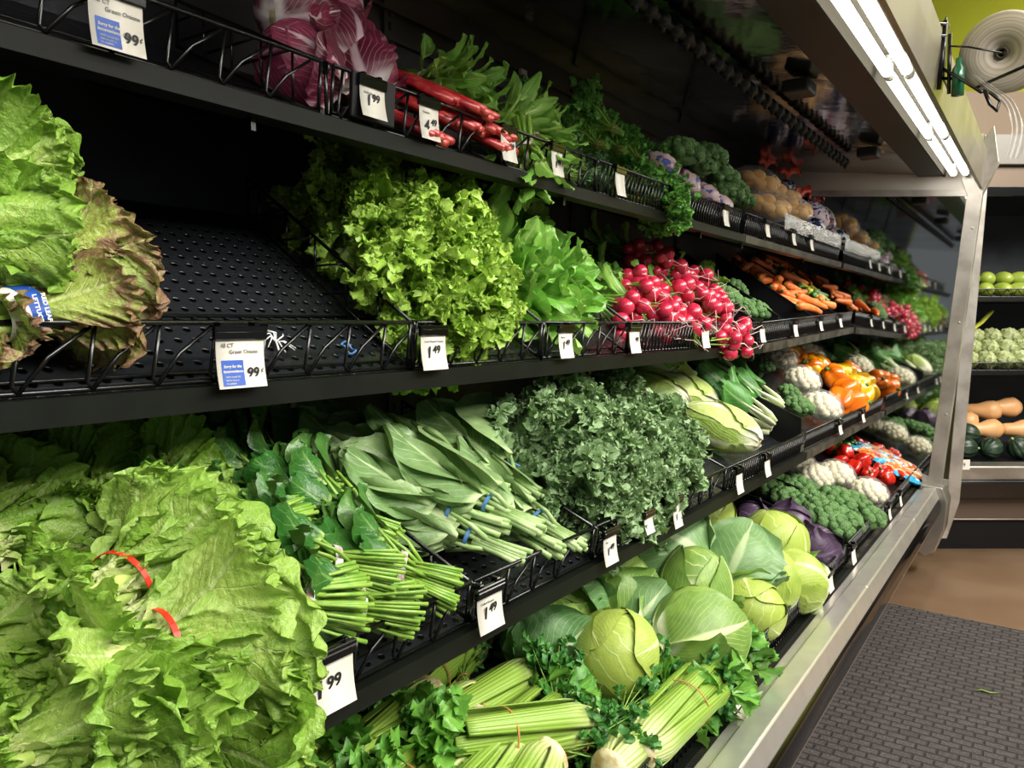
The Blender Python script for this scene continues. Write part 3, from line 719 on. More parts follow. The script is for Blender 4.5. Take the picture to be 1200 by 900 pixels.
def band(rx, rz, y, width, thick=.0012, tilt=0):
    """flat band wrapped round the y axis"""
    n = 30; mb = MB(); V = []; L = []
    for i in range(n):
        a = 2 * PI * i / n
        for (k, dy) in ((0, -width / 2), (0, width / 2), (thick, width / 2), (thick, -width / 2)):
            V.append(((rx + k) * math.cos(a), y + dy + tilt * math.sin(a), (rz + k) * math.sin(a)))
    for i in range(n):
        j = (i + 1) % n
        for k in range(4): L.append((i * 4 + k, j * 4 + k, j * 4 + (k + 1) % 4, i * 4 + (k + 1) % 4))
    mb.faces(V, L); return mb
def R(seed): return np.random.default_rng(seed)

def make_lettuce(seed, leafm=LET, L=.225, W=.20, n=15, name='lettuce_bunch', tie='red', hi=True, flat=.75, spread=(.0, .42)):
    rng = R(seed); mb = MB()
    nu, nv = (30, 72) if hi else (18, 40)
    bunch(rng, mb, n, .028, spread[0], spread[1], flat=flat, L=L, W=W, nu=nu, nv=nv, prof='fan', bend=-1.15, cup=.30, ruf=.013, rf=4.2, rp=2.4, jag=.03, y_jit=.006, curl=.05, crk=.0014)
    # inner ribs converging under the tie
    st = MB()
    for i in range(14):
        a = i * 2.399; r = .012 + .020 * (i / 14)
        st.tube([(r * .9 * math.cos(a), -.075, r * .8 * math.sin(a)), (r * math.cos(a), -.03, r * .8 * math.sin(a)), (r * 1.25 * math.cos(a), .03, r * 1.0 * math.sin(a))], [.009, .011, .008], 8, r=rng.random())
    parts = [('leaves', mb.mesh('leaves', leafm), None), ('leaf_stems', st.mesh('stems', STEML), None)]
    if tie == 'red': parts.append(('twist_tie', band(.052, .045, .03, .008, tilt=.006).mesh('tie', REDTIE, False), None, 'red twist tie'))
    # short frilled leaves folding back over the stems
    b2 = MB(); bunch(rng, b2, 7, .03, 2.0, 2.7, flat=flat, start=(0, -.01, 0), L=L * .5, W=W * .6, nu=nu - 8, nv=nv - 24, prof='fan', bend=.6, cup=.2, ruf=.011, rf=3, jag=.03, crk=.002)
    parts.append(('loose_leaves', b2.mesh('loose', leafm), None))
    return proto(name, parts)
STEML = plain('lettuce_rib', '#c3d77e', .35, noise=(40, '#a3c455'))
P_LET = [make_lettuce(s) for s in (11, 12)]
P_LETN = [make_lettuce(s, tie='none') for s in (13, 14, 15)]
P_RED = [make_lettuce(21, REDL, L=.21, W=.17, n=13, name='red_leaf_lettuce', tie='none', spread=(.0, .35))]

def make_spinach(seed, n=44, name='spinach_bunch', leafm=SPIN, L=.082, W=.066, sl=.06):
    rng = R(seed); mb = MB(); st = MB()
    bunch(rng, mb, n, .02, .05, .62, flat=.75, stems=st, stem_len=sl, stem_r=.0028, L=L, W=W, nu=8, nv=10, prof='broad', bend=-.7, cup=.5, ruf=.005, rf=1.6, jag=.02, y_jit=.02, crk=.0012)
    for i in range(60):                                             # bare stem ends behind the tie
        a = rng.uniform(0, 2 * PI); r = .022 * math.sqrt(rng.random()); k = 1 + rng.uniform(.2, .9)
        st.tube([(r * math.cos(a), .02, r * math.sin(a) * .8), (r * k * math.cos(a), -.03, r * k * math.sin(a) * .8), (r * k * 1.25 * math.cos(a), -.055 - rng.uniform(0, .015), r * k * 1.2 * math.sin(a) * .8)], [.0018, .0022, .0027], 6, r=rng.random())
    for v in st.v: v[:, 2] *= .85
    return proto(name, [('leaves', mb.mesh('leaves', leafm), None), ('stems', st.mesh('stems', STEMG), None), ('twist_tie', band(.029, .023, .012, .009, tilt=.004).mesh('tie', WTIE, False), None, 'pale paper twist tie')])
P_SPI = [make_spinach(s) for s in (31, 32, 33)]

def make_collard(seed):
    rng = R(seed); mb = MB(); st = MB()
    bunch(rng, mb, 9, .014, .02, .42, flat=.6, stems=st, stem_len=.06, stem_r=.0045, L=.22, W=.19, nu=16, nv=22, prof='broad', bend=-.35, cup=.28, ruf=.006, rf=2.2, jag=.02, y_jit=.015, rp=3)
    for i in range(12):
        a = rng.uniform(0, 2 * PI); r = .015 * math.sqrt(rng.random())
        st.tube([(r * math.cos(a), .02, r * math.sin(a) * .7), (r * 1.1 * math.cos(a), -.03, r * math.sin(a) * .7), (r * 1.5 * math.cos(a), -.06 - rng.uniform(0, .02), r * 1.2 * math.sin(a) * .7)], [.004, .0045, .005], 7, r=rng.random())
    t = band(.021, .018, .03, .006); t.tube([(.018, .03, .008), (.03, .028, .012), (.042, .02, .006)], .0022, 5); t.tube([(.018, .03, .008), (.028, .038, .014), (.036, .048, .01)], .0022, 5)
    return proto('collard_bunch', [('leaves', mb.mesh('leaves', COLL), None), ('stems', st.mesh('stems', PALESTEM), None), ('twist_tie', t.mesh('tie', BTIE, False), None, 'blue twist tie')])
PALESTEM = plain('pale_green_stem', '#aac487', .4, noise=(40, '#8dad66'))
P_COL = [make_collard(s) for s in (41, 42, 43)]

def make_curly(seed, leafm, name, L=.18, W=.13, n=14, ruf=.017, rf=8, spread=(.0, .8), flat=.8, stemm=None, sl=.06, tie=BTIE, nu=22, nv=60, jag=.04, frill=0, fs=.03):
    rng = R(seed); mb = MB(); st = MB()
    bunch(rng, mb, n, .016, spread[0], spread[1], flat=flat, stems=st, stem_len=sl, stem_r=.004, frill=frill, fs=fs, L=L, W=W, nu=nu, nv=nv, prof='broad', bend=-.5, cup=.5, ruf=ruf, rf=rf, rp=1.7, jag=jag, y_jit=.02)
    for i in range(9):
        a = i * 2.4; r = .012
        st.tube([(r * math.cos(a), .02, r * math.sin(a)), (r * 1.5 * math.cos(a), -.06, r * 1.3 * math.sin(a))], [.0035, .0045], 7)
    return proto(name, [('leaves', mb.mesh('leaves', leafm), None), ('stems', st.mesh('stems', stemm or PALESTEM), None), ('twist_tie', band(.02, .018, .0, .006).mesh('tie', tie, False), None)])
P_KAL = [make_curly(s, KALE, 'kale_bunch', ruf=.014, rf=5, frill=54, fs=.026) for s in (51, 52, 53)]
P_MUS = [make_curly(s, MUST, 'mustard_greens_bunch', L=.20, W=.14, n=13, ruf=.010, rf=5, frill=44, fs=.024, spread=(.0, .75), stemm=STEML, tie=WTIE) for s in (61, 62)]
P_BRO = [make_curly(s, BROAD, 'turnip_greens_bunch', L=.15, W=.11, n=15, ruf=.005, rf=2.5, spread=(.05, .8), stemm=STEML, tie=WTIE, nu=12, nv=14) for s in (71, 72)]

def make_parsley(seed, name, leafm, n=150, R0=.07, ls=.026, curly=False, sl=.12, spread=.75, stemm=STEMG):
    rng = R(seed); mb = MB(); st = MB()
    ns = 22
    for i in range(ns):
        a = i * 2.4; t = spread * math.sqrt((i + .5) / ns)
        rad = np.array([math.cos(a), 0, math.sin(a)]); d = np.array([0, math.cos(t), 0]) + rad * math.sin(t)
        b = rad * .01 * (i / ns); tip = b + d * sl; st.tube([b - np.array([0, .05, 0]), b, (b + tip) / 2 + rad * .004, tip], [.0018, .0018, .0016, .001], 5, r=rng.random())
        for k in range(n // ns):
            c = b + d * sl * rng.uniform(.55, 1.12) + rng.normal(0, .013, 3)
            for m in range(3):
                dd = d + rng.normal(0, .55, 3); nn = rng.normal(0, 1, 3) + rad
                V, Fc, UV = leaf(rng, L=ls * rng.uniform(.7, 1.2), W=ls * rng.uniform(.6, .9), nu=6 if curly else 4, nv=5, prof='broad' if curly else 'oval', bend=-.5, cup=.5, ruf=ls * (.28 if curly else .06), rf=3, rp=1.3, jag=.25)
                mb.add(V, Fc, UV, rng.random(), lframe(dd, nn, c))
    for q in (mb, st):
        for v in q.v: v[:, 2] *= .8
    return proto(name, [('leaves', mb.mesh('leaves', leafm), None), ('stems', st.mesh('stems', stemm), None), ('rubber_band', band(.014, .012, -.015, .004).mesh('band', RBAND), None)])
P_PAR = [make_parsley(81, 'parsley_bunch', PARS)]
P_CPA = [make_parsley(82, 'curly_parsley_bunch', CPAR, n=230, curly=True, ls=.024)]
DILLM = leafmat('fine_herb_leaf', '#3f7040', '#64965a', '#7fac6c', nside=3, vs=.2, rough=.5, trans=.1)
P_DIL = [make_parsley(83, 'dill_bunch', DILLM, n=260, ls=.013, sl=.10, curly=True, spread=.6)]
P_MIN = [make_curly(84, BROAD, 'mint_bunch', L=.075, W=.035, n=16, ruf=.003, rf=3, spread=(.1, 1.1), stemm=STEMG, tie=WTIE, nu=8, nv=10, sl=.05)]

def make_celery(seed):
    rng = R(seed); mb = MB(); Ls = .27
    lv = MB()
    for i in range(11):
        k = i / 11; a = i * 2.399; r = .006 + .028 * math.sqrt(k)
        rad = np.array([math.cos(a), 0, math.sin(a)]); side = np.array([-math.sin(a), 0, math.cos(a)])
        n = 14; V = []; UV = []; m = 13; lean = .25 * k
        for j in range(n + 1):
            y = j / n; c = rad * (r * (1 - .35 * (1 - min(1, y * 5)) ** 2) + lean * .05 * y) + np.array([0, y * Ls * (1 - .1 * k), 0])
            w = (.022 + .006 * k) * (1 - .45 * y) * (.75 + .25 * min(1, y * 6))
            for q in range(m):                                       # ribbed outer face
                g = (q / (m - 1) - .5) * 2; o = (1 - g * g) * .45 * w + (.0011 if q % 2 else 0)
                V.append(c + side * g * w + rad * o)
            for q in range(m):
                g = (.5 - q / (m - 1)) * 2; o = (1 - g * g) * .45 * w - .006 * (1 - abs(g) ** 3); V.append(c + side * g * w * .93 + rad * o)
        M2 = 2 * m; L = []
        for j in range(n):
            for q in range(M2):
                q2 = (q + 1) % M2; L.append((j * M2 + q, j * M2 + q2, (j + 1) * M2 + q2, (j + 1) * M2 + q))
        L.append(tuple(range(n * M2, (n + 1) * M2)))
        V = np.array(V); mb.v.append(V); mb.f.append([tuple(x + mb.n for x in f) for f in L])
        mb.uv.append(np.stack([np.tile(np.linspace(0, 1, M2), n + 1), np.repeat(np.linspace(0, 1, n + 1), M2)], -1)); mb.r.append(np.full(len(V), rng.random())); mb.n += len(V)
        tip = V[-m:].mean(0)
        for q in range(4):
            dd = np.array([0, 1, 0]) + rad * rng.uniform(0, .8) + rng.normal(0, .45, 3)
            Vl, Fc, U2 = leaf(rng, L=.05, W=.045, nu=8, nv=8, prof='fan', bend=-.5, cup=.3, ruf=.004, rf=4, jag=.3)
            lv.add(Vl, Fc, U2, rng.random(), lframe(dd, rng.normal(0, 1, 3) + rad, tip + dd * .012))
    bt = MB(); bt.sphere((0, -.002, 0), .034, .014, .034, 18, 8); 
    b2 = band(.043, .043, .17, .003)
    for q in (mb, lv, bt, b2):
        for v in q.v: v[:, 2] *= .85
    return proto('celery_bunch', [('stalks', mb.mesh('stalks', CELS), None), ('leaves', lv.mesh('leaves', CELL), None), ('butt', bt.mesh('butt', CREAM), None, 'cream cut butt end'), ('rubber_band', b2.mesh('band', RBAND), None)])
cs = N('celery_stalk'); uv = cs.n('ShaderNodeUVMap'); sp = cs.n('ShaderNodeSeparateXYZ'); cs.l(uv.outputs[0], sp.inputs[0])
st_ = cs.math('FRACT', cs.math('MULTIPLY', sp.outputs[0], 14.0)); st_ = cs.ramp(cs.math('ABSOLUTE', cs.math('SUBTRACT', st_, .5)), .1, .45)
cc = cs.mix(cs.ramp(sp.outputs[1], .0, .35), lin('#d3dc98'), lin('#8bad44')); cc = cs.mix(cs.math('MULTIPLY', st_, .5), cc, lin('#7da03a'))
cs.l(cc, cs.b.inputs['Base Color']); cs.b.inputs['Roughness'].default_value = .3; cs.bump(st_, .5, .0015)
CELS = cs.m
P_CEL = [make_celery(s) for s in (91, 92)]

# round heads wrapped in leaves
def cap_leaf(rng, Rd, k, phi, Lam, th0, th1, flare=.04, ruf=.0, rf=4, nu=26, nv=34, ax=(1, 1, 1), tilt=0):
    v = np.linspace(0, 1, nv + 1); s = np.linspace(-1, 1, nu + 1); VV, SS = np.meshgrid(v, s, indexing='ij'); p = rng.uniform(0, 6.28, 5)
    pr = np.sin(np.clip(v * .9 + .08, 0, 1) * PI) ** .55
    lam = SS * Lam * pr[:, None] * (1 + .05 * np.sin(VV * 17 + p[0])); th = th0 + (th1 - th0) * VV - (SS ** 2) * .18 * np.clip(VV - .5, 0, 1)
    D = np.stack([np.sin(lam), -np.cos(th) * np.cos(lam), np.sin(th) * np.cos(lam)], -1)
    e = np.maximum(np.abs(SS) ** 5, np.clip((VV - .8) * 5, 0, 1) ** 2)
    rr = Rd * (1 + .014 * k) * (1 + flare * e + ruf * e * (np.sin(VV * rf * 6.28 + p[1] + np.sign(SS)) + .5 * np.sin(VV * rf * 13 + p[2])) + .012 * np.sin(VV * 9 + p[3]) * np.cos(SS * 4 + p[4]) - .012 * np.exp(-np.abs(((VV * 9 - np.abs(SS) * 5) % 1) - .5) * 9) * (1 - np.abs(SS) ** 3) + .018 * np.exp(-(SS * 9) ** 2) * (1 - VV))
    V = (D * rr[..., None]).reshape(-1, 3); c, s_ = math.cos(phi), math.sin(phi)
    V = V @ np.array([[c, 0, s_], [0, 1, 0], [-s_, 0, c]]).T * np.array(ax)
    UV = np.stack([(SS + 1) / 2, VV], -1).reshape(-1, 2)
    i, j = np.meshgrid(np.arange(nv), np.arange(nu), indexing='ij'); a = (i * (nu + 1) + j).ravel()
    return V, np.stack([a, a + 1, a + nu + 2, a + nu + 1], -1), UV
def make_head(seed, name, headm, leafm, Rd=.08, ax=(1, 1.0, .92), nl=5, nouter=2, Lam=1.05, flare=.03, oflare=.22, th1=2.5, oruf=.04, coream=None):
    rng = R(seed); hd = MB(); hd.sphere((0, 0, 0), Rd * .975 * ax[0], Rd * .975 * ax[1], Rd * .975 * ax[2], 28, 18, r=rng.random())
    hd.uv[0] = np.stack([hd.uv[0][:, 0], .5 + 0 * hd.uv[0][:, 0]], -1)
    for k in range(nl):
        V, Fc, UV = cap_leaf(rng, Rd, k * .8, k * 2.2 + rng.uniform(-.3, .3), Lam, .15, th1 + rng.uniform(-.2, .3), flare, ruf=.006, ax=ax)
        hd.add(V, Fc, UV, rng.random())
    parts = [('head', hd.mesh('head', headm), None)]
    if nouter:
        ol = MB()
        for k in range(nouter):
            V, Fc, UV = cap_leaf(rng, Rd, nl + 1 + k * 1.5, k * 2.6 + 1.1 + rng.uniform(-.4, .4), Lam * 1.05, .1, 1.9 + rng.uniform(-.2, .2), oflare, ruf=oruf, ax=ax, nu=24, nv=26)
            ol.add(V, Fc, UV, rng.random())
        parts.append(('outer_leaves', ol.mesh('outer', leafm), None))
    sb = MB(); sb.tube([(0, -Rd * ax[1] * .93, 0), (0, -Rd * ax[1] * 1.06, 0)], [.017, .015], 14); parts.append(('stem', sb.mesh('stem', CREAM), None, 'cut stem end'))
    return proto(name, parts)
P_CAB = [make_head(101, 'green_cabbage', CABY, CABM, .08, nouter=1), make_head(102, 'green_cabbage', CABM, CABD, .083, nouter=3), make_head(103, 'green_cabbage', CABM, CABM, .08, (1.0, 1.12, .9), nouter=2)]
P_CABR = [make_head(104, 'red_cabbage', CABR, CABR, .075, nouter=3)]
P_RAD = [make_head(105, 'radicchio_head', RADI, RADI, .062, (1, 1.15, .95), nl=6, nouter=3, oflare=.16, oruf=.05, flare=.06)]
P_NAP = [make_head(106, 'napa_cabbage', NAPA, NAPA, .062, (1, 1.75, .9), nl=7, nouter=2, oflare=.07, oruf=.03, th1=2.75)]

def make_bok(seed):
    rng = R(seed); st = MB(); mb = MB()
    for i in range(9):
        k = i / 9; a = i * 2.4; rad = np.array([math.cos(a), 0, math.sin(a)]); r = .008 + .022 * k; t = .1 + .4 * k
        d = np.array([0, math.cos(t), 0]) + rad * math.sin(t); b = rad * r; q = b + d * .11
        st.tube([b - np.array([0, .0, 0]), b + d * .03 + rad * .006, b + d * .07 + rad * .004, q, q + d * .03], [.013, .014, .010, .006, .003], 10, sq=.55)
        V, Fc, UV = leaf(rng, L=.14, W=.10, nu=10, nv=14, prof='broad', bend=-.5, cup=.4, ruf=.003, rf=2, jag=.02)
        mb.add(V, Fc, UV, rng.random(), lframe(d, np.array([0, math.sin(t), 0]) - rad * math.cos(t), q - d * .01))
    return proto('bok_choy', [('leaves', mb.mesh('leaves', BOKL), None), ('stalks', st.mesh('stalks', WSTEM), None, 'white stalks')])
P_BOK = [make_bok(111)]

# florets
def flor(name, c1, c2, vsc=260):
    m = N(name); tc = m.n('ShaderNodeTexCoord'); v = m.n('ShaderNodeTexVoronoi'); v.inputs['Scale'].default_value = vsc; m.l(tc.outputs['Object'], v.inputs['Vector'])
    f = m.ramp(v.outputs['Distance'], .1, .8); g = m.ramp(m.noise(30, 3), .35, .65)
    m.l(m.mix(m.math('MULTIPLY_ADD', f, .6, m.math('MULTIPLY', g, .3)), lin(c2), lin(c1)), m.b.inputs['Base Color']); m.b.inputs['Roughness'].default_value = .6
    m.bump(m.math('SUBTRACT', 1.0, v.outputs['Distance']), .9, .003); return m.m
BROC = flor('broccoli_floret', '#35592f', '#6f9a52'); CAUL = flor('cauliflower_curd', '#d6cda6', '#f2ecd2', 200)
BSTEM = plain('broccoli_stem', '#9db873', .45)
def make_broc(seed, name='broccoli_crown', m=BROC, Rd=.06, stem=.07, nl=26, sm=None, flat=.65):
    rng = R(seed); hd = MB(); st = MB()
    for i in range(nl):
        z = 1 - (i + .5) / nl * .95; a = i * 2.399; r = math.sqrt(1 - z * z); c = np.array([r * math.cos(a) * Rd, r * math.sin(a) * Rd, z * Rd * flat])
        q = rng.uniform(0, 6.28, 3); rr = Rd * .30 * rng.uniform(.8, 1.2)
        hd.sphere(c, rr, rr, rr * .9, 16, 12, disp=lambda D: 1 + .10 * np.sin(D[:, 0] * 11 + q[0]) * np.sin(D[:, 1] * 11 + q[1]) + .07 * np.sin(D[:, 2] * 17 + q[2]) * np.cos(D[:, 0] * 19), r=rng.random())
        if z < .8: st.tube([(0, 0, -Rd * .45), c * np.array([.75, .75, .6])], [Rd * .13, Rd * .16], 7)
    hd.sphere((0, 0, 0), Rd * .92, Rd * .92, Rd * flat * .95, 20, 12)
    st.tube([(0, 0, -stem), (0, 0, -stem * .4), (0, 0, 0)], [.014, .015, .02], 10)
    return proto(name, [('florets', hd.mesh('florets', m), None), ('stem', st.mesh('stem', sm or BSTEM), None)])
P_BRC = [make_broc(121), make_broc(122, Rd=.05, nl=20)]
FILM = glass_film('clear_wrap', '#ffffff', .13, .12)
def make_wcaul(seed):
    rng = R(seed); hd = MB(); q = rng.uniform(0, 6.28, 6)
    for i in range(34):
        z = 1 - (i + .5) / 34 * 1.1; a = i * 2.399; r = math.sqrt(max(0, 1 - z * z)); c = np.array([r * math.cos(a), r * math.sin(a), z * .75]) * .066; rr = .018
        hd.sphere(c, rr, rr, rr * .9, 12, 8, disp=lambda D: 1 + .08 * np.sin(D[:, 0] * 13 + q[0] + i) * np.sin(D[:, 1] * 13 + q[1]))
    hd.sphere((0, 0, 0), .066, .066, .05, 18, 10)
    lv = MB()
    for k in range(6):
        a = k * 1.05; rad = np.array([math.cos(a), math.sin(a), 0]); V, Fc, UV = leaf(rng, L=.07, W=.05, nu=8, nv=8, prof='long', bend=.9, cup=.4, ruf=.002, rf=2)
        lv.add(V, Fc, UV, rng.random(), lframe(rad + np.array([0, 0, .3]), np.array([0, 0, 1]) - rad * .3, rad * .03 + np.array([0, 0, -.04])))
    wr = MB(); wr.sphere((0, 0, .004), .090, .088, .070, 36, 22, disp=lambda D: 1 + .018 * np.sin(D[:, 0] * 15 + q[2] + 4 * D[:, 2]) + .015 * np.sin(D[:, 1] * 21 + q[3] + 5 * D[:, 0]))
    return proto('wrapped_cauliflower', [('curd', hd.mesh('curd', CAUL), None), ('leaves', lv.mesh('leaves', CABM), None), ('plastic_wrap', wr.mesh('wrap', FILM), None)])
P_CAU = [make_wcaul(131)]

# peppers, tomatoes, roots
def make_pepper(name, mat, stemm, Rd=.042, lobes=4, h=1.15):
    mb = MB()
    def dsp(D):
        az = np.arctan2(D[:, 1], D[:, 0]); z = D[:, 2]; rr = np.sqrt(1 - np.clip(z * z, 0, 1))
        k = 1 + .10 * np.cos(lobes * az) * rr; k += -.20 * np.exp(-((1 - z) / .10)) * 1.0 - .12 * np.exp(-((1 + z) / .08)); return k * (1 + .10 * rr ** .5 * np.abs(z))
    mb.sphere((0, 0, 0), Rd, Rd, Rd * h, 40, 24, disp=dsp)
    st = MB(); st.tube([(0, 0, Rd * h * .72), (0, 0, Rd * h * .92), (.004, .002, Rd * h * 1.12)], [.011, .005, .006], 8)
    return proto(name, [('body', mb.mesh('body', mat), None), ('stem', st.mesh('stem', stemm), None)])
ORA = plain('orange_skin', '#ef7d17', .2, spec=.6, noise=(15, '#e5690c'), coat=.4)
YEL = plain('yellow_skin', '#f2b71a', .2, spec=.6, noise=(15, '#eea80c'), coat=.4)
RED = plain('red_skin', '#cf2616', .18, spec=.6, noise=(15, '#b81a10'), coat=.4)
P_OP = [make_pepper('orange_bell_pepper', ORA, STEMD)]; P_YP = [make_pepper('yellow_bell_pepper', YEL, STEMD)]; P_RP = [make_pepper('red_bell_pepper', RED, STEMD, .038)]
GP = plain('dark_green_skin', '#2c5a22', .2, spec=.6, noise=(20, '#3d7028'), coat=.4)
P_GP = [make_pepper('green_bell_pepper', GP, STEMG, .034)]
def make_root(name, mat, L, r0, r1, seed=0, bendy=.06, k=12, tipm=None):
    rng = R(seed); n = 14; v = np.linspace(0, 1, n); b = rng.uniform(-bendy, bendy)
    P = np.stack([b * L * np.sin(v * PI), (v - .5) * L, .3 * b * L * np.sin(v * 2)], -1)
    rr = (r0 + (r1 - r0) * v) * np.clip(np.sqrt(1 - np.clip(1 - v / .06, 0, 1) ** 2 + 1e-6), .25, 1) * np.clip(np.sqrt(1 - np.clip((v - .93) / .07, 0, 1) ** 2 * .9), .2, 1) * (1 + .03 * np.sin(v * 40 + seed))
    mb = MB(); mb.tube(P, rr, k); st = MB(); st.tube([P[0] + np.array([0, .002, 0]), P[0] - np.array([0, .006, 0])], [r0 * .35, r0 * .25], 8)
    return proto(name, [('body', mb.mesh('body', mat), None), ('stem_end', st.mesh('stem_end', tipm or STEMD), None)])
CARM = plain('carrot_skin', '#ee8443', .4, noise=(40, '#e06f2c'))
P_CAR = [make_root('carrot', CARM, .18, .019, .009, s) for s in (1, 2, 3)]
CUKM = plain('cucumber_skin', '#2e5a26', .3, noise=(30, '#5b8a3c'))
P_CUK = [make_root('cucumber', CUKM, .15, .017, .015, s) for s in (4, 5)]
JALM = plain('jalapeno_skin', '#1f4d1c', .15, noise=(30, '#2f6424'), coat=.5)
P_JAL = [make_root('jalapeno_pepper', JALM, .085, .016, .007, s) for s in (6, 7)]
SQM = plain('yellow_squash_skin', '#d8d04a', .3, noise=(20, '#c3c23c'))
P_SQU = [make_root('yellow_squash', SQM, .12, .012, .026, 8)]
def make_radish(seed):
    rng = R(seed); bl = MB(); rt_ = MB(); lv = MB(); st = MB()
    for i in range(10):
        a = i * 2.399; r = .014 + .034 * math.sqrt(i / 10); c = np.array([r * math.cos(a), -.035 - rng.uniform(0, .05), r * math.sin(a) * .8]); s = rng.uniform(.016, .021)
        bl.sphere(c, s, s * 1.08, s, 18, 12, disp=lambda D: 1 - .05 * D[:, 1] ** 4, r=rng.random())
        w = rng.normal(0, .012, (3, 3))
        if i % 2 == 0: rt_.tube([c + np.array([0, -s, 0]), c + np.array([0, -s - .015, 0]) + w[0] * .3, c + np.array([0, -s - .035, 0]) + w[1], c + np.array([0, -s - .045, 0]) + w[2]], [.003, .0013, .0008, .0004], 5)
        st.tube([c + np.array([0, s * .9, 0]), c * np.array([.5, .2, .5]) + np.array([0, .01, 0]), (rng.normal(0, .01), .06, rng.normal(0, .01))], [.002, .002, .0018], 5)
    bunch(rng, lv, 12, .012, .1, .9, flat=.7, start=(0, .04, 0), L=.10, W=.05, nu=8, nv=12, prof='fan', bend=-.6, cup=.3, ruf=.004, rf=3, jag=.1)
    return proto('radish_bunch', [('bulbs', bl.mesh('bulbs', RADM), None), ('roots', rt_.mesh('roots', ROOTM), None), ('leaves', lv.mesh('leaves', BROAD), None), ('stems', st.mesh('stems', STEMG), None)])
RADM = plain('radish_skin', '#b51b38', .22, spec=.6, noise=(30, '#cf3350'), coat=.3)
ROOTM = plain('radish_root', '#e9c7c4', .5)
P_RSH = [make_radish(s) for s in (141, 142, 143)]
def make_chard(seed):
    rng = R(seed); st = MB(); lv = MB()
    for i in range(5):
        x = (i - 2) * .017; z = rng.uniform(-.004, .012)
        st.tube([(x * .8, -.14, z), (x, -.05, z + .004), (x * 1.1, .05, z + .006), (x * 1.3, .13, z + .004)], [.011, .011, .010, .008], 10, sq=.7, r=rng.random())
    return proto('rhubarb_bundle', [('stalks', st.mesh('stalks', RHUB), None), ('rubber_band', band(.047, .018, .04, .005).mesh('band', RBAND), None)])
RHUB = plain('rhubarb_stalk', '#b3232f', .25, spec=.6, noise=(25, '#d8584e'), coat=.3)
P_RHU = [make_chard(151)]
# bags
POTM = plain('potato_skin', '#e5b258', .45, noise=(25, '#cf9a42'))
def make_potbag(seed):
    rng = R(seed); mb = MB()
    for i in range(14):
        c = np.array([rng.uniform(-.05, .05), rng.uniform(-.07, .07), rng.uniform(-.02, .035)]); mb.sphere(c, .026, .032, .023, 16, 10, r=rng.random())
    bag = MB(); q = rng.uniform(0, 6, 4)
    bag.sphere((0, 0, .006), .082, .11, .062, 30, 20, disp=lambda D: 1 + .04 * np.sin(D[:, 0] * 9 + q[0]) * np.sin(D[:, 1] * 8 + q[1]) + .02 * np.sin(D[:, 1] * 25 + q[2]))
    nk = MB(); nk.tube([(0, .10, .01), (0, .12, .016), (.004, .135, .02), (.006, .16, .026)], [.02, .006, .014, .024], 10, sq=.4)
    return proto('potato_bag', [('potatoes', mb.mesh('potatoes', POTM), None), ('bag', bag.mesh('bag', FILM), None), ('bag_neck', nk.mesh('neck', WHITEP), None)])
P_POT = [make_potbag(161)]
def printm(name, base, c1, c2, sc=14, th=.55):
    m = N(name); a = m.ramp(m.noise(sc, 2), th - .02, th + .02); b = m.ramp(m.noise(sc * 2.3, 1), .58, .60)
    m.l(m.mix(b, m.mix(a, lin(base), lin(c1)), lin(c2)), m.b.inputs['Base Color']); m.b.inputs['Roughness'].default_value = .18; m.b.inputs['Specular IOR Level'].default_value = .7
    m.bump(m.noise(45, 3), .7, .004); return m.m
BAGB = printm('dark_blue_print', '#23345f', '#e8e6ee', '#1a1a20', 20, .52); BAGP = printm('pink_white_print', '#e5dade', '#c9586a', '#3b4da0', 22, .55)
BAGG = printm('garlic_bag_print', '#cfb3b4', '#8a5a76', '#5466b8', 14, .58)
def make_rootbag(seed, m, name='root_vegetable_bag', ribbon=True):
    rng = R(seed); q = rng.uniform(0, 6, 6); bag = MB()
    bag.sphere((0, 0, 0), .06, .085, .05, 30, 20, disp=lambda D: 1 + .07 * np.sin(D[:, 0] * 8 + q[0]) * np.sin(D[:, 1] * 9 + q[1]) + .04 * np.sin(D[:, 1] * 19 + q[2] + D[:, 2] * 9))
    parts = [('bag', bag.mesh('bag', m), None)]
    if ribbon:
        rb = MB(); rb.tube([(0, .08, .0), (.0, .10, .01), (.012, .13, .03), (.05, .15, .035), (.085, .145, .02)], [.02, .012, .018, .022, .016], 8, sq=.25)
        rb.tube([(0, .10, .01), (-.02, .12, .03), (-.045, .115, .035), (-.06, .09, .02)], [.012, .018, .018, .010], 8, sq=.25)
        parts.append(('bag_top', rb.mesh('ribbon', REDFILM), None, 'glossy red twisted bag top'))
    return proto(name, parts)
REDFILM = plain('red_film', '#c9301c', .15, spec=.7, bump=(50, .6, .004), coat=.5)
P_RB = [make_rootbag(171, BAGB), make_rootbag(172, BAGP)]; P_GB = [make_rootbag(173, BAGG, 'garlic_bag', False)]
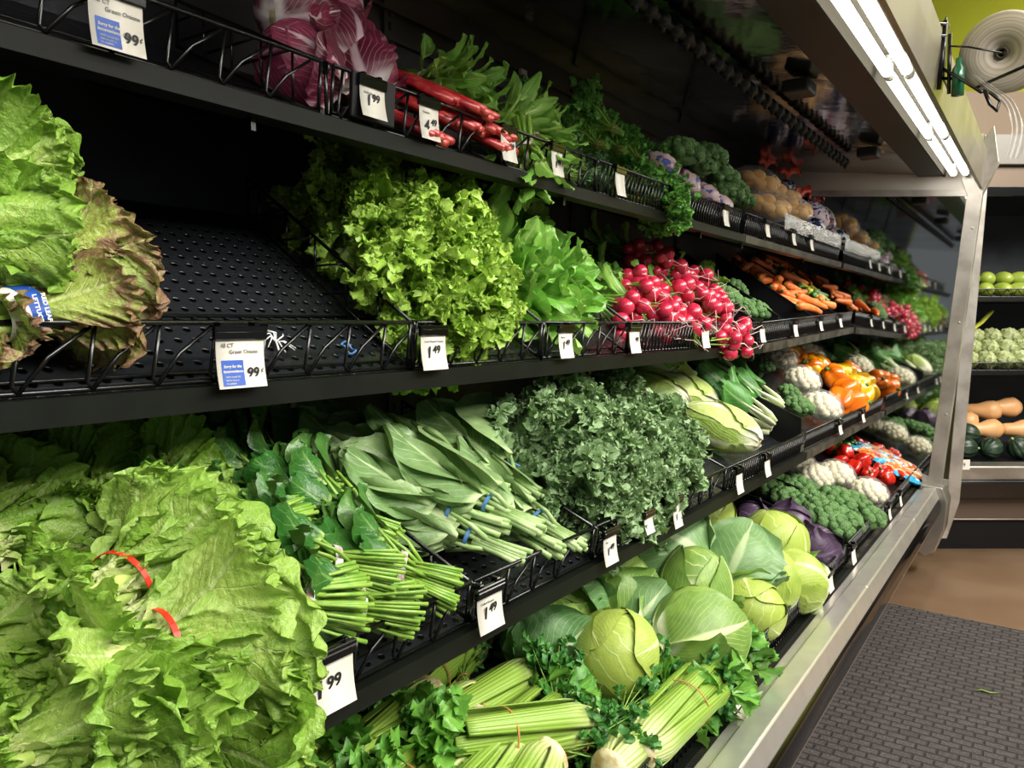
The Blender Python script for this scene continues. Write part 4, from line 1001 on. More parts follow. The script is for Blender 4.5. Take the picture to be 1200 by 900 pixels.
def make_snack(seed):
    m = MB(); rng = R(seed); q = rng.uniform(0, 6, 3); nx, ny = 20, 26; V = []; UV = []; L = []
    for side in (1, -1):
        for i in range(ny + 1):
            for j in range(nx + 1):
                u = j / nx * 2 - 1; v = i / ny * 2 - 1; h = max(0, (1 - u ** 4) * (1 - v ** 4)) ** .6 * .022 * (1 + .18 * math.sin(u * 7 + q[0]) * math.sin(v * 9 + q[1]))
                V.append((u * .07, v * .10, side * h)); UV.append(((u + 1) / 2, (v + 1) / 2))
    b = (nx + 1) * (ny + 1)
    for i in range(ny):
        for j in range(nx):
            a = i * (nx + 1) + j; L.append((a, a + 1, a + nx + 2, a + nx + 1)); a += b; L.append((a, a + nx + 1, a + nx + 2, a + 1))
    m.faces(V, L); m.uv[0] = np.array(UV)
    return proto('snack_pepper_bag', [('pouch', m.mesh('pouch', SNK), None), ])
sk = N('pepper_pouch'); uv = sk.n('ShaderNodeUVMap'); sx = sk.n('ShaderNodeSeparateXYZ'); sk.l(uv.outputs[0], sx.inputs[0])
vo = sk.n('ShaderNodeTexVoronoi'); vo.inputs['Scale'].default_value = 28; tc = sk.n('ShaderNodeTexCoord'); sk.l(tc.outputs['Object'], vo.inputs['Vector'])
pc = sk.mix(sk.ramp(vo.outputs['Distance'], .3, .7), lin('#e8702a'), lin('#f5c08a')); pc = sk.mix(sk.ramp(vo.outputs['Color'], .6, .65), pc, lin('#c9301c'))
bl_ = sk.mix(sk.ramp(sk.noise(16, 2), .56, .60), lin('#2f9fc9'), lin('#e6eef2'))
msk = sk.ramp(sk.math('ABSOLUTE', sk.math('SUBTRACT', sx.outputs[1], .42)), .26, .28)
sk.l(sk.mix(msk, pc, bl_), sk.b.inputs['Base Color']); sk.b.inputs['Roughness'].default_value = .15; sk.bump(sk.noise(35, 3), .6, .005); SNK = sk.m
P_SNK = [make_snack(181)]
# ------------------------------------------------------------------ produce, tier by tier (px, py aim a ray at the tier's own sloping plane, raised by lift)
def group(protos, t, items, cat, fmt, grp, sc=1.0, seed=1, key=0, off=0.0, pt=None, inset=None, yr=None):
    """items: (px, py, lift, head[, roll, pitch, scale]); labels count along the pile"""
    rng = random.Random(seed); out = []
    for i, it in enumerate(items):
        px, py, lift, head = it[:4]; roll = it[4] if len(it) > 4 else rng.uniform(-180, 180); pitch = it[5] if len(it) > 5 else (rng.uniform(-6, 6) if pt is None else pt + rng.uniform(-8, 8)); s = it[6] if len(it) > 6 else 1
        out.append(put(protos[i % len(protos)], t, px, py, lift, '', cat, head, roll, pitch, sc * s, grp, off, inset, yr))
    rank(out, fmt, key); return out
# third shelf: green leaf lettuce in the foreground
LT = [
 (0, 120, 700, .165, 15, 0, 6, 'green leaf lettuce bunch with the upper red tie, frills fanned up and right'),
 (1, 156, 772, .172, -6, 30, 0, 'green leaf lettuce bunch with the lower red tie, leaves beside the spinach tag'),
 (2, 60, 880, .105, -30, 80, 0, 'green leaf lettuce bunch left of the one over the celery, frills pointing down'),
 (0, 20, 560, .07, 35, 160, 0, 'green leaf lettuce bunch at the back left under the middle shelf'),
 (1, -30, 640, .06, 25, 200, 0, 'green leaf lettuce bunch cut off by the left edge of the photo'),
 (2, 170, 620, .07, 30, 250, 0, 'green leaf lettuce bunch behind the one with the upper red tie'),
 (0, 190, 850, .08, -30, 120, -5, 'green leaf lettuce bunch hanging over the rail above the celery'),
 (1, -70, 790, .10, -5, 40, 0, 'green leaf lettuce bunch at the left edge below the upper red tie'),
 (2, 90, 600, .06, 60, 90, 0, 'small green leaf lettuce bunch between the two back ones'),
 (1, -10, 905, .12, 0, 300, 0, 'green leaf lettuce bunch at the very bottom left corner of the photo'),
]
for k, px, py, li, hd, ro, pi, lb in LT:
    put(P_LET[k] if 'bunch with the' in lb else P_LETN[k], 3, px, py, li, lb, 'lettuce', hd, ro, pi, .72 if 'bunch with the' in lb else .66, inset=-.12)
# spinach
SP = [
 (0, 310, 560, .08, 100, 'spinach bunch standing upright against the dark back of the third shelf'),
 (1, 175, 510, .07, 150, 'dark spinach bunch with a white tag tie just under the middle shelf lip'),
 (2, 310, 622, .11, 175, 'spinach bunch with bright cut stems fanned right beside the lettuce'),
 (0, 410, 610, .09, 115, 'spinach bunch with a curved white tie next to the wire divider'),
 (1, 400, 668, .10, 140, 'spinach bunch in the middle of the pile left of the collard divider'),
 (2, 380, 720, .11, 160, 'spinach bunch with a red and white tie, lying above the spinach tag'),
 (0, 480, 672, .07, 130, 'spinach bunch whose stems touch the rail left of the collard tag'),
 (1, 425, 712, .07, 150, 'spinach bunch spilling over the rail right of the spinach tag'),
 (2, 340, 580, .08, 130, 'small spinach bunch between the upright one and the wire divider'),
 (0, 240, 520, .06, 130, 'spinach bunch deep in the shade at the back of the third shelf'),
]
for k, px, py, li, hd, lb in SP: put(P_SPI[k], 3, px, py, li, lb, 'spinach', hd, k * 70, 4, 1.1)
# collards
CO = [
 (0, 500, 590, .05, 110, 10), (1, 545, 605, .08, 120, 0), (2, 590, 600, .10, 105, 15), (0, 560, 640, .06, 110, -10), (1, 615, 625, .07, 95, 0), (2, 645, 618, .05, 90, 20), (1, 470, 545, .06, 120, 0), (0, 550, 560, .09, 110, 10), (2, 600, 560, .08, 80, -10)]
group(P_COL, 3, [(a, b, c, d, r_, -4) for k, a, b, c, d, r_ in CO], 'collard greens', 'collard bunch with a blue tie, {o} from the left of the collards', 'collard bunches on the third shelf', yr=(1.02, 1.23), seed=3)
# kale
KA = [(615, 520, .08, -90), (660, 500, .08, -80), (640, 560, .09, -90), (690, 540, .10, -90), (740, 525, .08, -70), (670, 590, .08, -90), (720, 580, .09, -90), (770, 560, .08, -80), (800, 555, .07, -60), (750, 590, .06, -90), (700, 480, .06, -60), (790, 585, .05, -100)]
group(P_KAL, 3, [(a, b, c, d) for a, b, c, d in KA], 'kale', 'curly blue-green kale bunch, {o} from the left of the kale heap', 'kale bunches on the third shelf', sc=.93, yr=(1.39, 1.95), seed=5, off=.12, pt=22)
# napa, bok choy
NP = [(0, 845, 500, .08, -60, 'napa cabbage lying foremost at the rail right of the kale'), (0, 800, 462, .07, -50, 'napa cabbage lying behind the foremost one'), (0, 765, 462, .06, -55, 'shaded napa cabbage behind the wire divider'), (0, 775, 440, .09, -40, 'napa cabbage at the back just under the middle shelf')]
for k, px, py, li, hd, lb in NP: put(P_NAP[0], 3, px, py, li, lb, 'napa cabbage', hd + 180, 40 * px, 0, 1.08)
BK = [(905, 500, .06, 100), (880, 470, .07, 100), (860, 440, .07, 95), (915, 480, .06, 110), (890, 455, .05, 90)]
group(P_BOK, 3, BK, 'bok choy', 'bok choy with white stalks, {o} from the left beside the black divider', 'bok choy on the third shelf', sc=1.0)
group(P_BRC, 3, [(935, 478, .05, 0, 0, 0), (895, 430, .05, 0, 0, 0), (885, 410, .05, 0, 0, 0), (925, 462, .04, 0, 0, 0)], 'broccoli', 'broccoli crown behind the bok choy, {o} from the left', 'broccoli crowns against the divider', sc=.9)
# wrapped cauliflower and bell peppers
group(P_CAU, 3, [(915, 420, .07, 0, 0, 0), (940, 447, .07, 0, 0, 0), (962, 478, .07, 0, 0, 0), (925, 408, .04, 0, 0, 0)], 'cauliflower', 'plastic-wrapped cauliflower, {o} from the left in the row by the tall divider', 'wrapped cauliflowers on the third shelf')
OP = [(978, 442, .08), (992, 458, .08), (984, 470, .06), (960, 430, .06), (952, 415, .05), (940, 406, .04), (1000, 472, .05), (970, 425, .05)]
group(P_OP, 3, [(a, b, c, 40 * a, 60, 30) for a, b, c in OP], 'bell pepper', 'shiny orange bell pepper, {o} from the left of the orange ones', 'orange bell peppers on the third shelf', sc=1.45)
YP = [(1003, 435, .08), (1018, 448, .07), (1000, 455, .06), (1022, 432, .06), (985, 425, .06), (975, 412, .05), (1012, 420, .05), (992, 408, .05), (1028, 440, .05), (1010, 462, .04)]
group(P_YP, 3, [(a, b, c, 70 * a, 50, 40) for a, b, c in YP], 'bell pepper', 'shiny yellow bell pepper, {o} from the left of the yellow ones', 'yellow bell peppers on the third shelf', sc=1.45)

# bottom well: celery, parsley, cabbages
CE = [(285, 875, .05, 190), (380, 850, .06, 192), (330, 905, .06, 185), (400, 825, .04, 188), (500, 815, .06, 188), (560, 850, .06, 186), (600, 880, .05, 190), (510, 760, .05, 5), (470, 880, .05, 190), (640, 890, .06, 195), (440, 800, .04, 0), (690, 850, .06, 160), (620, 790, .04, 180), (560, 740, .04, 190), (640, 910, .05, 170), (745, 880, .06, -2), (790, 840, .05, 0), (715, 905, .05, 0), (520, 930, .05, 0), (560, 820, .04, 185)]
group(P_CEL, 4, CE, 'celery', 'celery bunch with a rubber band, {o} from the left of the bottom well', 'celery bunches in the bottom well', sc=1.2, seed=8)
PA = [(540, 790, .05, 60), (650, 820, .07, 40), (690, 870, .06, -20), (450, 790, .04, 90), (655, 875, .06, 0), (700, 790, .05, 40), (750, 800, .06, 20), (800, 815, .05, -20), (730, 835, .05, 0)]
group(P_PAR, 4, PA, 'parsley', 'dark green parsley bunch tucked among the celery, {o} from the left', 'parsley bunches among the celery', sc=.8, seed=9)
CB = [
 (0, 718, 768, .085, 200, 60, 20, 1.0, 'pale round cabbage with a dark speckled bottom, in front beside the parsley'),
 (2, 818, 745, .090, -20, 30, 10, 1.12, 'large oval cabbage with fine veins overhanging the front rail'),
 (1, 655, 715, .080, 150, 10, 0, 1.0, 'dark green cabbage leftmost beside the celery butts'),
 (2, 720, 690, .085, 30, 200, 30, .98, 'shiny oval cabbage high in the middle behind the speckled one'),
 (1, 775, 655, .095, 90, 100, -20, 1.2, 'big cabbage with a large dark outer leaf standing at the back'),
 (2, 815, 690, .110, 60, 20, 60, 1.0, 'rounded cabbage in the centre of the heap with curled outer leaf'),
 (1, 860, 665, .110, 10, 140, 0, 1.05, 'green cabbage with a dark spreading collar leaf right of centre'),
 (0, 828, 608, .080, 0, 90, 60, 1.0, 'pale cabbage at the very back under the kale tag'),
 (0, 905, 638, .110, 40, 10, 90, 1.1, 'bright yellow-green cabbage in front of the red cabbage'),
 (0, 895, 680, .09, 80, 150, 40, 1.0, 'yellow-green cabbage stacked below the brightest one'),
 (0, 930, 682, .07, 120, 80, 0, .95, 'yellow-green cabbage at the rail right end of the heap'),
 (0, 880, 715, .07, 200, 0, 20, .9, 'small yellow-green cabbage low against the front rail'),
 (1, 640, 745, .07, 0, 60, 30, .9, 'lowest dark cabbage on the left touching the celery'),
 (1, 750, 720, .06, 0, 160, 30, .9, 'shadowed cabbage wedged under the middle of the heap'),
]
for k, px, py, li, hd, ro, pi, s, lb in CB: put(P_CAB[k], 4, px, py, li, lb, 'cabbage', hd, ro, pi, s * 1.2)
for px, py, li, s, lb in [(925, 615, .09, 1.0, 'purple red cabbage behind the brightest green cabbage'), (955, 640, .07, .9, 'red cabbage at the rail beside the divider'), (880, 610, .06, .9, 'red cabbage showing a thin purple edge at the back')]:
    put(P_CABR[0], 4, px, py, li, lb, 'red cabbage', px * 3, px, 20, s)
BR = [(980, 590, .08), (1002, 592, .09), (965, 605, .06), (990, 612, .06), (1012, 607, .05), (950, 590, .07), (935, 575, .05), (915, 570, .05), (975, 620, .04), (895, 572, .04), (925, 590, .04), (880, 565, .04)]
group(P_BRC, 4, [(a, b, c, 50 * a, 0, 10, 1.15) for a, b, c in BR], 'broccoli', 'broccoli crown, {o} from the left in the bottom well', 'broccoli crowns in the bottom well')
group(P_CAU, 4, [(980, 557, .08, 0, 0, 0), (1018, 578, .06, 0, 0, 0), (935, 545, .07, 0, 0, 0), (955, 560, .06, 0, 0, 0)], 'cauliflower', 'plastic-wrapped cauliflower, {o} from the left behind the broccoli', 'wrapped cauliflowers in the bottom well', sc=.95)
RP = [(990, 530, .06), (1010, 540, .06), (1030, 552, .05), (1000, 548, .04), (1018, 556, .04), (975, 522, .04), (1022, 535, .06), (1038, 560, .03), (985, 542, .03)]
group(P_RP, 4, [(a, b, c, 30 * a, 50, 30) for a, b, c in RP], 'bell pepper', 'shiny red bell pepper, {o} from the left of the red ones', 'red bell peppers in the bottom well')
group(P_GP, 4, [(1005, 502, .06, 0, 40, 0), (1020, 508, .06, 50, 50, 0), (1035, 516, .06, 0, 0, 0), (1048, 522, .06, 80, 50, 0), (1060, 530, .05, 0, 0, 0), (1028, 500, .04, 0, 50, 0), (1045, 508, .05, 10, 40, 0)], 'bell pepper', 'dark green bell pepper, {o} from the left by the mirror', 'green bell peppers in the bottom well')
group(P_SNK, 4, [(1028, 528, .08, 60, 0, 0), (1045, 540, .07, 70, 0, 10), (975, 500, .06, 80, 0, 60), (1060, 548, .06, 60, 10, 10)], 'snack bag', 'clear and blue pouch of mixed small peppers, {o} from the left', 'pepper pouches in the bottom well')

# middle shelf
r1 = put(P_RED[0], 2, 55, 425, .07, 'red leaf lettuce bunch with a blue and white paper band, at the left edge', 'lettuce', 18, 0, 0, .58)
put(P_LETN[1], 2, -25, 250, .13, 'pale green lettuce bunch standing tall at the far left edge of the middle shelf', 'lettuce', 55, 90, 15, .62)
put(P_LETN[2], 2, -25, 370, .12, 'pale green lettuce bunch at the far left edge, lying below the tall one', 'lettuce', 20, 90, 0, .58)
put(P_RED[0], 2, 40, 320, .09, 'bronze-edged lettuce bunch behind the banded one', 'lettuce', 22, 200, 5, .60)
MU = [(330, 235, .07, -90), (370, 290, .07, -90), (395, 235, .08, -80), (440, 265, .09, -90), (455, 215, .07, -60), (420, 330, .08, -90), (480, 310, .10, -90), (520, 280, .08, -70), (530, 340, .08, -80), (470, 365, .07, -90), (500, 240, .07, -60), (520, 375, .06, -90)]
group(P_MUS, 2, MU, 'mustard greens', 'curly mustard greens bunch, {o} from the left of the middle shelf pile', 'curly mustard greens on the middle shelf', sc=.92, yr=(1.10, 1.27), seed=11, off=.12, pt=22)
BG = [(600, 280, .09, -90), (640, 290, .10, -80), (660, 330, .09, -70), (600, 320, .09, -90), (570, 290, .08, -80), (670, 365, .06, -60), (630, 355, .07, -90), (650, 270, .08, -60), (590, 255, .08, -70)]
group(P_BRO, 2, BG, 'leafy greens', 'broad-leaved bright greens bunch, {o} from the left of its pile', 'broad leafy greens on the middle shelf', sc=.95, yr=(1.46, 1.66), seed=12, off=.11, pt=45)
RS = [(735, 300, .06, 90), (765, 310, .08, 80), (795, 325, .08, 100), (750, 345, .06, 90), (785, 350, .08, 80), (815, 350, .08, 110), (735, 335, .05, 70), (835, 372, .06, 120), (800, 375, .06, 90), (770, 370, .05, 90), (860, 395, .03, 140), (820, 330, .07, 70), (765, 290, .05, 80), (725, 365, .04, 90), (840, 350, .06, 100), (850, 410, .02, 160)]
group(P_RSH, 2, RS, 'radishes', 'red radish bunch with white root tails, {o} from the left of the heap', 'radish bunches on the middle shelf', sc=1.2, yr=(1.86, 2.72), seed=13, off=-.04, pt=-15, inset=0)
put(P_LETN[0], 2, 838, 330, .07, 'small bright leafy bunch beside the radishes', 'lettuce', 80, 0, 0, .42)
group(P_BRC, 2, [(850, 350, .06, 0, 0, 0), (870, 362, .05, 0, 0, 0), (885, 366, .04, 0, 0, 0), (862, 340, .05, 0, 0, 0)], 'broccoli', 'small broccoli crown, {o} from the left of those by the radishes', 'broccoli beside the radishes', sc=.9)
mb = MB(); rq = R(9)
for i in range(12):
    a = rq.uniform(0, 6.28); mb.tube([(0, 0, .004), (.012 * math.cos(a), .012 * math.sin(a), .012), (.03 * math.cos(a + .4), .03 * math.sin(a + .4), .006)], [.0012, .0010, .0006], 5)
ro = obj('root_tuft', mb, WHITEP); ro.matrix_world = Matrix(frame(2, on(2, 322, 403, .004)).tolist()); tag(ro, 'tuft of white onion roots left on the empty perforated deck', 'onion roots')
mb = MB(); mb.tube([(.014 * math.cos(a), .009 * math.sin(a), .004 + .003 * math.sin(3 * a)) for a in np.linspace(0, 2 * PI, 20, endpoint=False)], .0018, 6, close=True)
ro = obj('rubber_band', mb, BTIE); ro.matrix_world = Matrix(frame(2, on(2, 407, 410, .006)).tolist()); tag(ro, 'blue rubber band lying at the foot of the mustard greens divider', 'rubber band')
rg = random.Random(4)
CR = []
for i in range(34):
    u = i / 33; w = rg.uniform(-1, 1)
    CR.append((866 + 84 * u + w * 12 + 8, 302 + 58 * u - w * 8, .03 + .05 * rg.random(), rg.choice((10, -20, 30, -35, 0, 190, 160)), rg.uniform(0, 360), rg.uniform(-5, 5)))
group(P_CAR, 2, CR, 'carrot', 'loose orange carrot, {o} from the left of the carrot pile', 'loose carrots on the middle shelf', sc=1.12)
JP = [(905, 300, .05), (912, 306, .06), (920, 312, .05), (928, 305, .05), (925, 320, .05), (935, 325, .05), (908, 312, .05), (940, 330, .04)]
group(P_JAL, 2, [(a, b, c, 40 * a) for a, b, c in JP], 'hot pepper', 'glossy dark green hot pepper, {o} from the left', 'hot peppers right of the carrots')
CK = [(950, 336, .05), (958, 340, .05), (965, 345, .05), (970, 350, .04), (955, 332, .04), (962, 352, .03)]
group(P_CUK, 2, [(a, b, c, 20) for a, b, c in CK], 'cucumber', 'small green cucumber, {o} from the left', 'cucumbers on the middle shelf')
group(P_SQU, 2, [(972, 335, .05, 90), (980, 342, .05, 90), (990, 350, .04, 60), (976, 350, .04, 40)], 'squash', 'yellow squash, {o} from the left near the mirror', 'yellow squash on the middle shelf')

# top shelf
RD = [(0, 345, 12, .10, 30, 'radicchio head at the top left partly cut off by the photo edge'), (0, 395, 52, .10, 80, 'radicchio head with white ribs in the middle of the row'), (0, 350, 75, .07, 150, 'radicchio head showing its pale base behind the wire end'), (0, 385, 8, .12, 200, 'radicchio head at the back top of the shelf'), (0, 425, 85, .08, 60, 'small radicchio head nearest the red stalks')]
for k, px, py, li, hd, lb in RD: put(P_RAD[0], 1, px, py, li, lb, 'radicchio', hd, hd * 2, 20, 1.0)
group(P_RHU, 1, [(470, 120, .07, 100, 0, 0), (500, 128, .06, 95, 0, 0), (530, 150, .05, 100, 0, 0), (480, 100, .07, 90, 0, 0), (450, 135, .05, 95, 0, 0), (510, 110, .05, 90, 0, 0), (540, 138, .05, 80, 0, 0)], 'red stalks', 'bundle of glossy red stalks, {o} from the left', 'red stalk bundles on the top shelf', sc=1.0)
MI = [(545, 100, .09, -80), (585, 140, .08, -60), (610, 160, .07, -40), (630, 150, .06, -60), (520, 95, .09, -90), (620, 200, .01, -100, 0, -50), (600, 140, .07, 20), (640, 185, .03, -60, 40, -30)]
group(P_MIN, 1, MI, 'mint', 'leafy green herb bunch with a pale tie, {o} from the left', 'leafy herb bunches on the top shelf', sc=1.1, off=.05, pt=20)
group(P_DIL, 1, [(660, 155, .06, 90), (675, 185, .06, 60), (665, 205, .05, 0), (640, 130, .05, 90), (690, 200, .04, 0)], 'herbs', 'fine feathery dark green herb bunch, {o} from the left', 'feathery herbs on the top shelf', sc=.85)
group(P_CPA, 1, [(715, 150, .08, 90), (745, 185, .08, 60), (735, 210, .07, 10), (760, 215, .06, 0), (700, 170, .08, 70), (725, 175, .10, 60), (770, 200, .06, 40), (750, 235, .03, -40)], 'curly parsley', 'curly parsley bunch, {o} from the left of the top shelf', 'curly parsley on the top shelf', sc=.95)
group(P_GB, 1, [(775, 195, .06, 90), (800, 215, .06, 90), (825, 228, .05, 80), (790, 230, .04, 60), (840, 240, .04, 80)], 'garlic bag', 'pinkish printed bag, {o} from the left beside the parsley', 'pinkish bags on the top shelf', sc=.75)
group(P_BRC, 1, [(800, 180, .05, 0, 0, 0), (820, 195, .06, 0, 0, 0), (845, 210, .06, 0, 0, 0), (860, 222, .05, 0, 0, 0), (830, 185, .06, 0, 0, 0), (868, 235, .05, 0, 0, 0), (850, 228, .05, 0, 0, 0)], 'broccoli', 'thin-stemmed broccoli crown, {o} from the left of the top shelf', 'broccoli on the top shelf', sc=1.0)
group(P_POT, 1, [(887, 214, .09, 100, 0, 0), (912, 230, .07, 100, 0, 0), (898, 243, .04, 90, 0, 0), (925, 246, .04, 95, 0, 0)], 'potato bag', 'clear bag of yellow potatoes, {o} from the left', 'potato bags on the top shelf', sc=1.0)
group(P_RB, 1, [(900, 215, .13, 60, 0, 40), (940, 250, .07, 60, 0, 45), (952, 266, .04, 40, 0, 0), (958, 252, .08, 100, 0, 30), (922, 226, .11, 50, 0, 45)], 'bag', 'printed bag of root vegetables with red top, {o} from the left', 'printed vegetable bags on the top shelf', sc=.95)

# ------------------------------------------------------------------ the case across the end of the aisle
ec = thing('end_case', 'black produce case across the end of the aisle behind the steel post', 'display case', (0, 0, 0))
gx = YAW                                                             # it stands turned towards the aisle
fdir = np.array([-math.sin(YAW), math.cos(YAW), 0]); rdir = rt
O = CAM * np.array([1, 1, 0]) + fdir * 4.25 + rdir * 2.30                # front foot, left end
ME = np.eye(4); ME[:3, 0] = rdir; ME[:3, 1] = fdir; ME[:3, 2] = (0, 0, 1); ME[:3, 3] = O
def eobj(name, mb, mat, smooth=False):
    for i, v in enumerate(mb.v): mb.v[i] = v @ ME[:3, :3].T + ME[:3, 3]
    return obj(name, mb, mat, ec, smooth)
W0, W1 = -.02, 1.8
def eb(name, *bx, mat=BLACK, w=.004):
    mb = MB(); mb.box(*bx); return bevel(eobj(name, mb, mat), w)
eb('kick_plate', W0, W1, .02, .9, 0, .165, mat=BLACKPL)
eb('trim_strip', W0, W1, .0, .9, .165, .175, mat=STEEL); eb('lower_panel', W0, W1, .0, .9, .175, .29, mat=plain('brown_panel', '#5c4f44', .4, .2))
eb('bumper_strip', W0, W1, -.06, .0, .29, .395, mat=GLOSSB, w=.015); eb('bumper_rail', W0, W1, -.04, .1, .395, .475, mat=STEEL, w=.01)
eb('base_tank', W0, W1, .1, .9, .34, .47); eb('back_panel', W0, W1, .85, .9, .4, 2.1, mat=BACKM); eb('canopy', W0, W1, .1, .9, 1.98, 2.10, mat=plain('canopy_brown', '#6b5a48', .4, .2)); eb('canopy_fascia', W0, W1, .06, .9, 2.10, 2.26, mat=plain('canopy_grey', '#6f6b65', .4, .1))
eb('canopy_underside', W0, W1, .05, .85, 1.93, 1.98, mat=GLOSSB)
for z in (1.40, .98):
    eb('shelf_deck', W0, W1, .25, .85, z - .03, z, mat=BLACK)
for z, zt_ in ((1.40, 1.44), (.98, 1.02)):
    mb = MB(); mb.tube([(W0, .25, zt_), (W1, .25, zt_)], .004, 6)
    x = W0
    while x < W1: mb.tube([(x, .25, zt_), (x + .03, .25, z)], .0025, 5); mb.tube([(x + .03, .25, z), (x + .06, .25, zt_)], .0025, 5); x += .06
    eobj('wire_rail', mb, BLACKWIRE)
# its own end panel beside our end post
mb = MB(); 
V = [(-.10, 2.10), (-.05, 2.13), (-.02, 2.06), (-.02, 1.9), (-.09, .30), (-.15, .10), (-.20, .10), (-.16, .32), (-.085, 1.9)]
mb.faces([(x + .17, -.14, z) for x, z in V] + [(x + .17, -.08, z) for x, z in V], [tuple(range(9))[::-1], tuple(range(9, 18))] + [(i, (i + 1) % 9, (i + 1) % 9 + 9, i + 9) for i in range(9)])
bevel(eobj('end_post', mb, FRAME), .004)
def eput(p, x, y, z, label, cat, rx=0, ry=0, rz=0, sc=1, group=None):
    M = ME @ np.array(Matrix.Translation((x, y, z))) @ rot('Z', rz) @ rot('X', rx) @ rot('Y', ry); M[:3, :3] = M[:3, :3] * sc
    return dup(p, M, label, cat, group)
MAN = plain('green_mango_skin', '#8fa53f', .3, noise=(12, '#a9b850'))
mb = MB(); mb.sphere((0, 0, 0), .045, .06, .042, 20, 14, disp=lambda D: 1 + .06 * D[:, 0] * D[:, 1]); P_MAN = proto('green_mango', [('mango', mb.mesh('mango', MAN), None)])
mn = [(.06 + (i % 9) * .095 + (.04 if i // 9 else 0), .32 + .06 * (i // 9), 1.44 + .065 * (i // 9)) for i in range(16)]
q = [eput(P_MAN, x, y, z, '', 'mango', rz=40 * i, group='green mangoes in the end case') for i, (x, y, z) in enumerate(mn)]
rank(q, 'green mango, {o} from the left on the upper shelf of the end case')
ARTM = N('artichoke_scales'); tc = ARTM.n('ShaderNodeTexCoord'); vo = ARTM.n('ShaderNodeTexVoronoi'); vo.inputs['Scale'].default_value = 38; ARTM.l(tc.outputs['Object'], vo.inputs['Vector'])
ARTM.l(ARTM.mix(ARTM.ramp(vo.outputs['Distance'], .2, .75), lin('#b3be84'), lin('#5f7145')), ARTM.b.inputs['Base Color']); ARTM.bump(ARTM.math('SUBTRACT', 1.0, vo.outputs['Distance']), .8, .005)
mb = MB(); mb.sphere((0, 0, 0), .052, .052, .048, 24, 16)
sc_ = MB()
for i in range(46):
    z = 1 - (i + .5) / 46 * 1.7; a = i * 2.399; r = math.sqrt(max(0, 1 - z * z)); dd = np.array([r * math.cos(a), r * math.sin(a), z * .93])
    upv = np.array([0, 0, 1.0]) - dd * dd[2]; V, Fc, UV = leaf(R(i), L=.034, W=.036, nu=6, nv=6, prof='broad', bend=.3, cup=-.3, ruf=0, rf=1, jag=0)
    sc_.add(V, Fc, UV, .5, lframe(upv + dd * .15, dd, dd * .050 - upv * .014))
P_ART = proto('artichoke', [('heart', mb.mesh('heart', ARTM.m), None), ('scales', sc_.mesh('scales', plain('artichoke_green', '#98a767', .5, noise=(30, '#b9c08d'))), None)])
q = []
for row, (n, yy, zz) in enumerate(((10, .31, 1.03), (9, .37, 1.095), (8, .43, 1.16))):
    for i in range(n): q.append(eput(P_ART, .03 + i * .105 + row * .05, yy, zz, '', 'artichoke', rx=60, rz=30 * i, group='artichokes in the end case'))
rank(q, 'pale green artichoke, {o} from the left on the middle shelf of the end case')
def ribbed(name, mat, rx, rz, n=10, amp=.1, stem=True):
    mb = MB(); mb.sphere((0, 0, 0), rx, rx, rz, 50, 20, disp=lambda D: 1 - amp * np.abs(np.sin(np.arctan2(D[:, 1], D[:, 0]) * n / 2 + .5)) ** .7 * 0 - amp * (1 - np.abs(np.sin(np.arctan2(D[:, 1], D[:, 0]) * n / 2))) ** 2 * np.sqrt(1 - np.clip(D[:, 2] ** 2, 0, 1)) )
    st = MB(); st.tube([(0, 0, rz * .93), (0, 0, rz * 1.15)], [.008, .006], 8)
    return proto(name, [('body', mb.mesh('body', mat), None), ('stem', st.mesh('stem', BSTEM), None)])
P_ACO = ribbed('acorn_squash', plain('acorn_skin', '#1d2f22', .35, noise=(14, '#2c4230')), .062, .068)
BUTM = plain('butternut_skin', '#d9a26a', .4, noise=(10, '#e2b07a'))
mb = MB(); mb.tube([(0, -.10, 0), (0, -.095, 0), (0, -.06, 0), (0, -.02, 0), (0, .03, 0), (0, .09, 0), (0, .11, 0)], [.012, .04, .062, .058, .040, .036, .020], 20); st = MB(); st.tube([(0, .108, 0), (0, .125, 0)], [.010, .012], 8)
P_BUT = proto('butternut_squash', [('body', mb.mesh('body', BUTM), None), ('stem', st.mesh('stem', BSTEM), None)])
q = [eput(P_ACO, x, y, z, '', 'squash', rx=rx, rz=40 * i, group='acorn squash in the end case') for i, (x, y, z, rx) in enumerate([(.03, .2, .535, 80), (.15, .2, .535, 70), (.29, .2, .535, 90), (.44, .2, .535, 80), (.08, .3, .60, 60), (.22, .3, .60, 90), (.37, .32, .60, 80), (.60, .2, .535, 40), (.02, .36, .68, 30)])]
rank(q, 'dark green ribbed acorn squash, {o} from the left in the end case')
q = [eput(P_BUT, x, y, z, '', 'squash', rz=rz, group='butternut squash in the end case') for x, y, z, rz in [(.38, .42, .66, 60), (.50, .36, .62, 100), (.30, .50, .72, 80), (.55, .48, .72, 70), (.70, .36, .62, 90), (.66, .46, .74, 90)]]
rank(q, 'tan butternut squash, {o} from the left in the end case')
put_y = eput(P_YP[0], .14, .34, .67, 'small yellow and green squash beside the dark acorn squash', 'squash', rx=70, sc=.9)
mb = MB(); pth = [(.02, .45, 1.17), (.3, .45, 1.17), (.42, .45, 1.19), (.50, .45, 1.25), (.56, .45, 1.32)]  # solid strip coloured as the lime wall mirrored in the case back
mb.tube(pth, .022, 8, sq=.5)
for i, v in enumerate(mb.v): mb.v[i] = v @ ME[:3, :3].T + ME[:3, 3]
tag(obj('lime_reflection', mb, LIME), 'lime-green curved strip shaped as a reflection of the lime wall above the artichokes', 'reflection')
